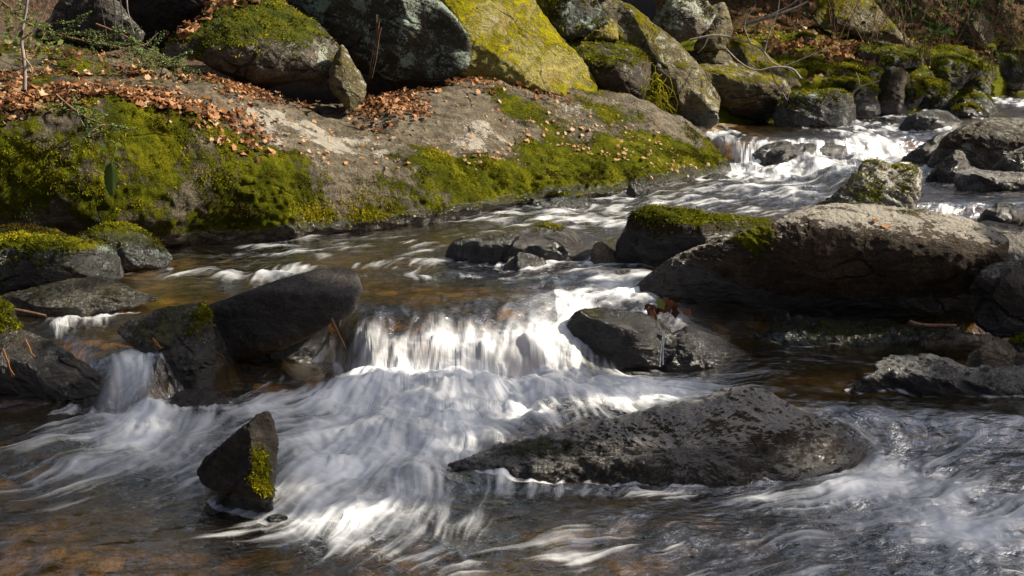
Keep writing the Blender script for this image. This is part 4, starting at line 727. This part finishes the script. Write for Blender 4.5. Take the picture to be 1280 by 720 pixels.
# ------------------------------------------------------------------ leaf litter
def uvproj(v):
    d = v - np.array([0, 0, H]); w = d[:, 1] * CP - d[:, 2] * SP; h = d[:, 1] * SP + d[:, 2] * CP
    return 640 + F * d[:, 0] / np.maximum(w, .01), 360 - F * h / np.maximum(w, .01)
def litter(src, spots, n, size, name, label, lift=.02, tilt=.5, hue=None):
    v, nn = src['v'], src['n']; u, w = uvproj(v); den = np.zeros(len(v))
    for (a, b, ra, rb, rot, k) in spots:
        cr, sr = math.cos(rad(rot)), math.sin(rad(rot)); x = (u - a) * cr + (w - b) * sr; y = -(u - a) * sr + (w - b) * cr
        den += k * np.exp(-(x / ra) ** 2 - (y / rb) ** 2)
    den *= np.clip(1.3 + fbm(v * 3.5, 3, 5) * 2.4, 0, 3) * np.clip(nn[:, 2], 0, 1)
    den[den < .02] = 0
    i = rng.choice(len(v), n, p=den / den.sum())
    c = v[i] + rng.standard_normal((n, 3)) * [.02, .03, 0] + np.stack([0 * i, 0 * i, rng.uniform(.002, lift, n)], -1)
    nr = nn[i] + rng.standard_normal((n, 3)) * tilt
    V, Fq, hu = leaves(c, nr, np.clip(rng.lognormal(-.25, .42, n), .3, 1.6) * size, 'oak', .8, hue=None if hue is None else rng.uniform(*hue, n), aspect=.75)
    return tag(mesh_obj(name, V, Fq, LITTER, {'hue': hu}), label, kind='stuff') if label is None else tag(mesh_obj(name, V, Fq, LITTER, {'hue': hu}), label, 'leaf litter', kind='stuff')
LG = ROCKS['ledge']
litter(LG, [(40, 112, 70, 16, 8, 1), (120, 118, 60, 13, 8, 1), (205, 128, 40, 9, 12, .9), (275, 158, 42, 20, 25, 1.3), (170, 92, 50, 9, 22, .3), (300, 115, 60, 7, 14, .6), (60, 70, 60, 10, 5, .25), (240, 125, 90, 25, 15, .08), (20, 128, 30, 16, 0, .8), (325, 190, 20, 8, 20, .3)],
       4000, .047, 'leaf_litter', 'fallen brown oak leaves strewn over the left part of the bedrock ledge', .035)
litter(LG, [(485, 130, 32, 22, 0, 1.4), (530, 150, 12, 6, 20, .7), (575, 105, 50, 6, 5, .5), (655, 118, 60, 6, 8, .4), (460, 142, 22, 10, 0, 1), (500, 108, 40, 10, 0, .8)],
       2200, .047, 'leaf_litter', 'pile of brown leaves in the gap between the boulders and the ledge', .04)
litter(LG, [(600, 190, 50, 16, 10, .6), (700, 175, 70, 16, 15, .8), (770, 175, 60, 18, 20, .8), (820, 195, 40, 18, 30, .6), (450, 190, 60, 18, 20, .4), (640, 150, 90, 14, 8, .5), (380, 180, 60, 25, 20, .3)],
       520, .036, 'leaf_litter', 'small pale leaf scraps scattered over the right part of the ledge', .008, .25, (.7, 1))
litter(SHORE, [(1080, 66, 60, 10, 0, 1.2), (1010, 62, 40, 10, 0, 1), (1180, 62, 60, 9, 0, .9), (1250, 66, 40, 12, 0, .8), (1000, 25, 60, 25, 0, .5), (1200, 25, 80, 25, 0, .5), (900, 50, 60, 20, 0, .4), (1050, 92, 40, 8, 0, .4), (1180, 80, 50, 10, 0, .3)],
       2600, .10, 'leaf_litter', 'brown leaves covering the far shore under the shrubs', .06, .7)
for lab, sp, n in [('large rounded boulder under leaves and pale lichen, hollow beneath, above the ledge', [(250, 12, 25, 10, -15, 1), (232, 38, 14, 8, -20, 1), (290, 2, 30, 6, 0, .6)], 170)]:
    litter(ROCKS[lab], sp, n, .075, 'leaf_litter', 'brown leaves caught on the crown of the large rounded boulder', .03)
def one_leaf(u, v, y, size, label, hue, nrm=(0, -.3, 1), dz=.01):
    p = P(np.float64(u), np.float64(v), y); p[2] += dz
    V, Fq, hu = leaves(p[None], np.array([nrm], float), size, 'oak', .5, np.array([hue]), .75)
    tag(mesh_obj('fallen_leaf', V, Fq, LITTER, {'hue': hu}, origin=p), label, 'leaf', 'single fallen leaves')
def hit(label, u, v):                              # distance of the rock surface seen at (u, v)
    r = ROCKS[label]; a, b = uvproj(r['v'][:r.get('nf', len(r['v']))]); k = np.argmin((a - u) ** 2 + (b - v) ** 2); return r['v'][k, 1]
BL = 'biggest rock of the right shore, pale lichen top over a dark overhanging face'
one_leaf(1108, 283, hit(BL, 1108, 283), .07, 'pale orange leaf lying on top of the biggest rock', .72)
one_leaf(1094, 279, hit(BL, 1094, 279), .05, 'brown leaf beside the pale orange one on the biggest rock', .5)

# ------------------------------------------------------------------ moss shag: little drooping blades on the mossy faces, a part of each rock
def shag(key, n, length, parentname='moss'):
    r = ROCKS[key]; v, nn, mo, we = r['v'], r['n'], r['moss'], r['wet']; u, w = uvproj(v)
    den = np.clip(mo - .12, 0, .8) * (1 - np.clip(we, 0, 1)) * (np.clip(fbm(v * 9, 3, 71) * 2.5 + .6, 0, 1.5)) * ((u > -60) & (u < 1340) & (w > -30)) * (nn[:, 1] < .35) * (nn[:, 2] > (-.2 if key == 'ledge' else .15)) * np.clip(fbm(v * 2.3, 3, 17) * 2 + .75, 0, 1)
    if den.sum() <= 0: return
    i = rng.choice(len(v), n, p=den / den.sum())
    c = v[i] + rng.standard_normal((n, 3)) * .006; d = nn[i] * .55 + rng.standard_normal((n, 3)) * .45 + [0, 0, -.38]
    d /= np.linalg.norm(d, axis=1, keepdims=True); L = rng.uniform(.5, 1.4, n)[:, None] * length; s = np.cross(d, rng.standard_normal((n, 3))); s /= np.linalg.norm(s, axis=1, keepdims=True) + 1e-9
    V = np.stack([c - s * L * .16, c + s * L * .16, c + d * L * .7 + s * L * .10, c + d * L + [0, 0, -.2] * L], 1).reshape(-1, 3)
    Fq = np.arange(4 * n).reshape(n, 4); hu = np.clip(.44 + 1.2 * fbm(c * 3.2, 4, 19) + rng.uniform(-.25, .25, n), 0, 1)
    o = mesh_obj(parentname, V, Fq, TUFT, {'hue': np.repeat(hu, 4)}, parent=r['o'], origin=np.array(r['o'].location)); o['kind'] = 'stuff'
shag('ledge', 80000, .016)
for k_, r_ in list(ROCKS.items()):
    if k_ == 'ledge' or r_['o'].data.materials[0].name.startswith(('yellow', 'olive')): continue
    me_ = np.clip(r_['moss'][:r_.get('nf', 1)] - .2, 0, 1).mean()
    if me_ > .03: shag(k_, int(np.clip(9000 * me_ * 2.2, 500, 5000)), .016 * np.clip(r_['d'] / 6, .8, 2.0))
# ------------------------------------------------------------------ branches, shrubs, twigs and small plants
def px(u, v, y): return P(np.float64(u), np.float64(v), y)
def pl(pts, y): return np.array([px(a, b, y + (c[0] if c else 0)) for a, b, *c in pts])
def woody(name, label, cat, paths, mat, group=None, fol=None):
    V, Fq = tubes(paths, 6); o0 = np.asarray(paths[0][0][0], float)
    if fol is None: return tag(mesh_obj(name, V, Fq, mat, origin=o0), label, cat, group)
    e = empty(name, tuple(o0)); tag(e, label, cat, group); mesh_obj('stem', V, Fq, mat, parent=e, origin=o0)
    c, nr, size, m, shape, hue = fol
    V, Fq, hu = leaves(c, nr, size, shape, .4, hue); mesh_obj('foliage', V, Fq, m, {'hue': hu}, parent=e, origin=o0)
    return e
sm = lambda p, n=12: catmull(p, n)
# bare fallen branch beside the upper fall
B = [(sm(pl([(862, 50), (895, 44), (925, 50), (950, 60), (965, 78), (985, 86), (1003, 98)], 13.6), 16), .014, .006), (sm(pl([(1000, 98), (990, 86), (968, 84), (945, 88), (925, 78), (905, 58)], 13.5), 14), .017, .007),
     (sm(pl([(962, 84), (968, 100), (976, 112), (984, 126)], 13.5), 8), .010, .006), (sm(pl([(955, 66), (962, 40), (972, 15), (975, -10)], 13.6), 8), .008, .004), (sm(pl([(975, 85), (1000, 75), (1030, 62)], 13.7), 6), .010, .005),
     (sm(pl([(938, 54), (930, 30), (945, 5)], 13.6), 6), .010, .005), (sm(pl([(984, 126), (986, 114), (978, 104)], 13.4), 5), .007, .004), (sm(pl([(885, 46), (880, 58), (872, 66)], 13.5), 5), .009, .004), (sm(pl([(960, 20), (985, 8), (1010, -8)], 13.7), 5), .008, .005)]
woody('fallen_branch', 'bare grey forked branch hanging over the mossy rocks by the upper fall', 'branch', B, TWIG)
woody('fallen_branch', 'thin pale dead limb slanting across the dark slope at the top right', 'branch', [(sm(pl([(930, 30), (960, 22), (990, 12), (1010, 2)], 16.5), 8), .03, .015)], TWIG)
woody('fallen_branch', 'small dead branch dipping to the pool beside the dark upright rock', 'branch', [(sm(pl([(1062, 122), (1070, 112), (1082, 106), (1100, 101)], 14.9), 8), .018, .009), (sm(pl([(1075, 109), (1073, 98), (1070, 90)], 14.9), 5), .008, .004)], TWIG)
woody('stick', 'short brown stick wedged under the log-shaped slab at the main fall', 'stick', [(pl([(414, 398), (422, 415), (432, 436)], 5.5), .008, .006)], TWIGB)
woody('stick', 'pale broken stick lying in the shade under the biggest rock', 'stick', [(sm(pl([(1136, 402), (1150, 406), (1170, 407), (1195, 407)], 5.6), 6), .012, .009)], TWIGB)
woody('stick', 'dark stick caught below the low grey rock at the left', 'stick', [(sm(pl([(18, 387), (35, 390), (58, 395)], 5.72), 5), .010, .008)], TWIGB)
# shrubs of the far shore
def shrub(u, v, y, h, spread, ns, label, leaf=0, mat=TWIGB, hue=(.0, .4), lm=None, ls=.06):
    b = px(u, v, y); paths = []; tips = []
    for i in range(ns):
        en = b + np.array([rng.uniform(-1, 1) * spread, rng.uniform(-.6, .4) * spread, h * rng.uniform(.55, 1.1)])
        p = wander(b + rng.standard_normal(3) * [.08, .08, 0], en, 9, .07); paths.append((p, .007, .003)); tips += list(p[4:])
        for k in range(3):
            s = p[rng.integers(3, 8)]; q = wander(s, s + (en - b) * rng.uniform(.2, .4) + rng.standard_normal(3) * h * .14, 5, .08); paths.append((q, .004, .002)); tips += list(q[2:])
    fol = None
    if leaf:
        t = np.array(tips); c = t[rng.integers(0, len(t), leaf)] + rng.standard_normal((leaf, 3)) * .05
        fol = (c, rng.standard_normal((leaf, 3)) + [0, -.4, 1], rng.uniform(.6, 1.3, leaf) * ls, lm or GREENL, 'simple', rng.uniform(*hue, leaf))
    woody('shrub', label, 'shrub', paths, mat, 'shrubs on the far shore', fol)
for a in [(1045, 50, 18.6, 1.2, .5, 8, 'thin reddish shrub before the slanting yellow-green boulder', 20), (1085, 58, 18.4, 1.0, .6, 10, 'tangled brown shrub at the foot of the slanting yellow-green boulder', 10), (1135, 60, 19.0, 1.5, .6, 9, 'tall brown shrub right of the slanting yellow-green boulder', 60),
          (1180, 55, 20.5, 1.4, .7, 10, 'leafy shrub left of the half hidden grey and yellow boulder', 130), (1225, 58, 21.5, 1.6, .8, 11, 'shrub of bare rusty stems before the half hidden boulder', 50), (1262, 62, 23, 1.7, .9, 12, 'leafy shrub at the top right corner', 160), (1110, 35, 21, 1.5, .9, 9, 'broad shrub behind the slanting yellow-green boulder', 120), (1285, 80, 22.5, 1.3, .8, 10, 'sparse green shrub at the right edge above the far water', 90),
          (990, 40, 18, 1.0, .5, 7, 'low bare shrub in the dark hollow above the leaf bank', 6), (1205, 30, 25, 1.8, 1.0, 10, 'farthest bushy shrub on the right slope', 160), (1155, 82, 18.0, .5, .3, 6, 'little green shoots on the largest mossy mound', 26), (1085, 88, 16.6, .4, .3, 6, 'little green shoots among leaves above the low grey rock', 24), (1235, 95, 18.8, .5, .3, 6, 'green shoots hanging on the mound near the far water', 30)]:
    shrub(*a[:7], leaf=a[7], hue=(.2, 1), ls=.085 if a[7] > 50 else .07)
# rhododendron with long dark leaves
def rosette(u, v, y, n, label, ls=.2):
    b = px(u, v, y); paths = [(wander(b - [0, 0, .5], b + rng.standard_normal(3) * [.3, .2, .2], 6, .05), .012, .006) for _ in range(5)]
    c = np.concatenate([p[0][-1] + rng.standard_normal((n // 5, 3)) * [.12, .12, .06] for p in paths])
    woody('rhododendron', label, 'shrub', paths, TWIGB, 'shrubs on the far shore', (c, rng.standard_normal((len(c), 3)) * .6 + [0, -.7, .8], rng.uniform(.7, 1.2, len(c)) * ls, GREENL, 'simple', rng.uniform(0, .5, len(c))))
rosette(1112, 18, 21, 30, 'dark glossy rhododendron above the slanting yellow-green boulder'); rosette(1142, 34, 20.5, 30, 'dark glossy rhododendron right of the slanting yellow-green boulder'); rosette(1200, 8, 24, 30, 'pale leaved rhododendron at the top edge of the right slope')
# slope trees whose trunks show at the top right
for u, y, r, l in [(1150, 26, .10, 'slim grey trunk behind the rhododendron'), (1248, 29, .13, 'thicker trunk near the top right corner'), (1082, 25, .07, 'thin sapling trunk behind the slanting yellow-green boulder'), (1008, 23, .08, 'thin dark trunk above the leaf bank')]:
    b = px(u, 60, y); b[2] -= .6; tp = wander(b, b + [rng.uniform(-.4, .4), .3, 7], 12, .03); e = empty('sapling', tuple(b)); tag(e, l, 'tree', 'saplings on the far slope')
    ps = [(wander(tp[k], tp[k] + rng.standard_normal(3) * .5 + [0, 0, .7], 6, .08), r * .3, .008) for k in range(4, 12) for _ in range(2)]
    V, Fq = tubes([(tp, r, .02)], 8); mesh_obj('trunk', V, Fq, BARK, parent=e, origin=b); V, Fq = tubes(ps, 5); mesh_obj('limbs', V, Fq, BARK, parent=e, origin=b)
# hemlock boughs and sapling, upper left
def bough(label, spine, y, nside, L, leafn, name='hemlock_bough'):
    s = sm(pl(spine, y), 18); paths = [(s, .009, .003)]; tips = []
    for k in range(nside):
        a = s[rng.integers(4, 18)]; d = rng.standard_normal(3) * [1, .8, .45] + [.3, -.3, -.15]; d /= np.linalg.norm(d); p = wander(a, a + d * L * rng.uniform(.4, 1), 7, .06); paths.append((p, .0035, .0015)); tips.append(p)
    t = np.concatenate([catmull(p, 26) for p in tips]); i = rng.integers(0, len(t), leafn); c = t[i] + rng.standard_normal((leafn, 3)) * .009
    woody(name, label, 'branch', paths, TWIGB, 'hemlock boughs at the upper left', (c, rng.standard_normal((leafn, 3)) * .5 + [0, -.3, 1], rng.uniform(.6, 1.2, leafn) * .019, HEM, 'simple', None))
HEM = leaf_mat('hemlock_needles', [(.1, (.04, .075, .022)), (.5, (.12, .19, .06)), (.95, (.28, .34, .13))], .4)
bough('drooping hemlock bough across the blue-grey boulder', [(20, 22), (60, 40), (110, 52), (160, 62), (212, 82)], 8.6, 34, .42, 2600)
bough('hemlock bough before the dark hollow under the large boulder', [(120, 30), (150, 42), (180, 58), (205, 70), (222, 78)], 8.5, 22, .3, 1700)
bough('low hemlock spray drooping over the mossy face of the ledge', [(70, 118), (90, 135), (115, 150), (150, 160)], 7.1, 16, .22, 700)
bough('hemlock spray in the top left corner', [(-10, -8), (10, 8), (28, 22), (45, 32)], 8.4, 16, .35, 900)
s = sm(pl([(30, 128), (31, 100), (30, 75), (27, 45), (33, 10), (38, -30)], 7.6), 16)
tp = np.repeat(s[8:11], 30, 0) + rng.standard_normal((90, 3)) * [.12, .1, .05]
woody('sapling', 'thin leaning sapling with a few fresh leaves at the upper left', 'sapling', [(s, .014, .008), (sm(pl([(30, 72), (40, 85), (38, 96)], 7.55), 6), .006, .003), (sm(pl([(29, 60), (15, 50), (-5, 44)], 7.6), 6), .006, .003), (sm(pl([(29, 48), (45, 35), (60, 5)], 7.6), 6), .006, .003)], TWIG, None,
      (tp, rng.standard_normal((90, 3)) + [0, -.5, .6], rng.uniform(.6, 1.2, 90) * .05, GREENL, 'simple', rng.uniform(.5, 1, 90)))
woody('hanging_roots', 'bare roots hanging before the dark boulder at the top left', 'roots', [(sm(pl([(122 + 9 * i, -10), (128 + 8 * i, 15), (134 + 7 * i + 6 * math.sin(i * 2), 48 - 6 * (i % 3))], 8.9), 8), .007, .003) for i in range(5)], TWIG)
woody('vine', 'reddish dead vine hanging down the dark lichen boulder', 'vine', [(sm(pl([(471 + i * 3, 18 + 8 * i), (470 + 2 * i, 45), (465 + i * 3, 70), (461 + 2 * i, 98)], 10.2), 8), .005, .003) for i in range(3)], TWIGB)
woody('twig', 'pale forked twig lying on the leaves below the sapling', 'twig', [(sm(pl([(96, 137), (100, 148), (106, 158)], 7.0), 5), .004, .002), (pl([(98, 143), (94, 152), (95, 160)], 7.0), .003, .002)], TWIG)
woody('twig', 'thin twig sticking out of the bare streak of the ledge', 'twig', [(pl([(252, 204), (256, 192), (259, 178)], 7.75), .004, .002), (pl([(252, 204), (262, 196), (268, 186)], 7.75), .003, .002)], TWIG)
# green dock plant on the mossy face
b = px(138, 178, 7.05); e = empty('green_plant', tuple(b)); tag(e, 'single large green leaf hanging on the mossy ledge face', 'plant')
V, Fq = tubes([(sm(pl([(132, 180), (140, 176), (145, 184), (142, 196), (139, 204)], 7.03), 10), .006, .004), (sm(pl([(136, 180), (130, 184), (125, 181)], 7.03), 5), .003, .002), (sm(pl([(142, 180), (148, 178), (147, 190)], 7.02), 5), .003, .002)], 5); mesh_obj('stem', V, Fq, GREENL, {'hue': np.full(len(V), .9)}, parent=e, origin=b)
k = 17; ti = np.linspace(0, 1, k); wid = .042 * np.sin(np.pi * np.clip(ti, .02, .97)) ** .6 * (1 + .08 * np.sin(ti * 40)); ctr = sm(pl([(139, 203), (140, 214), (140, 228), (141, 245)], 7.0), k)
X3 = np.array([-1, -.5, 0, .5, 1]); V = (ctr[:, None] + X3[None, :, None] * wid[:, None, None] * np.array([1, .05, .1]) + (np.abs(X3)[None, :, None] * .022) * np.array([0, -1, 0.2])).reshape(-1, 3)
mesh_obj('leaf', V, grid_faces(k, 5), GREENL, {'hue': np.tile(np.array([.45, .55, .8, .55, .45]), k)}, parent=e, origin=b)
for lu, lv, lz in ((128, 184, .5), (149, 181, .9), (146, 194, .7)):
    V, Fq, hu = leaves(np.array([px(lu, lv, 7.0)]), np.array([(.3, -.9, .4)]), .045, 'simple', .5, np.array([lz])); mesh_obj('leaf', V, Fq, GREENL, {'hue': hu}, parent=e, origin=b)
# grassy tuft between the flat-topped and the leaning boulder
n_ = 60; b0 = px(818, 112, 12.5); pp = []
for i in range(n_):
    a = b0 + rng.standard_normal(3) * [.07, .05, .1]; pp.append((catmull([a, a + [rng.uniform(-.1, .1), -.06, .03], a + [rng.uniform(-.16, .16), -.12, -.14], a + [rng.uniform(-.16, .16), -.13, -rng.uniform(.18, .36)]], 6), .006, .002))
V, Fq = tubes(pp, 3); tag(mesh_obj('fern_tuft', V, Fq, TUFT, {'hue': np.repeat(rng.uniform(.45, 1, n_), 18)}, origin=b0), 'drooping tuft of fern between the flat-topped and the leaning boulder', 'fern')
# leaf clump caught at the biggest rock, pine needles, trickle
b = px(829, 385, 5.62); n_ = 14; cc = b + rng.standard_normal((n_, 3)) * [.05, .03, .015]; V, Fq, hu = leaves(cc, rng.standard_normal((n_, 3)) + [0, -.8, .5], .07, 'oak', .6, rng.uniform(0, .22, n_))
tag(mesh_obj('leaf_clump', V, Fq, LITTER, {'hue': hu}, origin=b), 'sodden brown leaf clump caught between the glossy black rock and the biggest rock', 'leaf clump')
V, Fq, hu = leaves(np.array([px(826, 380, 5.55)]), np.array([(0, -.8, .6)]), .07, 'oak', .4, np.array([.95])); tag(mesh_obj('green_leaf', V, Fq, GREENL, {'hue': hu}, origin=px(826, 380, 5.55)), 'pale green leaf on the sodden leaf clump', 'leaf')
for (a, c, y, l) in [((191, 422), (201, 436), 5.1, 'orange pine needles stuck on the square mossy-topped block'), ((4, 435), (15, 470), 4.95, 'long orange pine needles on the dark block at the left edge'), ((32, 424), (41, 447), 4.98, 'short pine needles beside the long ones on the left dark block'), ((80, 372), (92, 360), 5.75, 'pine needles on the low grey rock at the left')]:
    woody('pine_needles', l, 'pine needles', [(pl([a, ((a[0] + c[0]) / 2 + 1, (a[1] + c[1]) / 2), c], y), .0022, .0015), (pl([a, ((a[0] + c[0]) / 2 - 1, (a[1] + c[1]) / 2 + 2), (c[0] + 3, c[1] - 1)], y), .002, .0015)], plain_mat('orange_needle', (.35, .14, .04), (.45, .2, .06)))
wtr = NT('trickle_water'); p = wtr.node('ShaderNodeBsdfPrincipled'); wtr.set(p.inputs['Base Color'], (.75, .8, .85)); p.inputs['Roughness'].default_value = .2; p.inputs['Alpha'].default_value = .45; wtr.t.links.new(p.outputs[0], wtr.out.inputs[0])
V, Fq = tubes([(sm(pl([(830, 412), (828, 425), (826, 440), (825, 458)], 5.45), 12), .0025, .004), (sm(pl([(831, 412), (830, 425), (829, 440), (829, 456)], 5.46), 12), .002, .003)], 6); tag(mesh_obj('water_trickle', V, Fq, wtr.m), kind='structure')
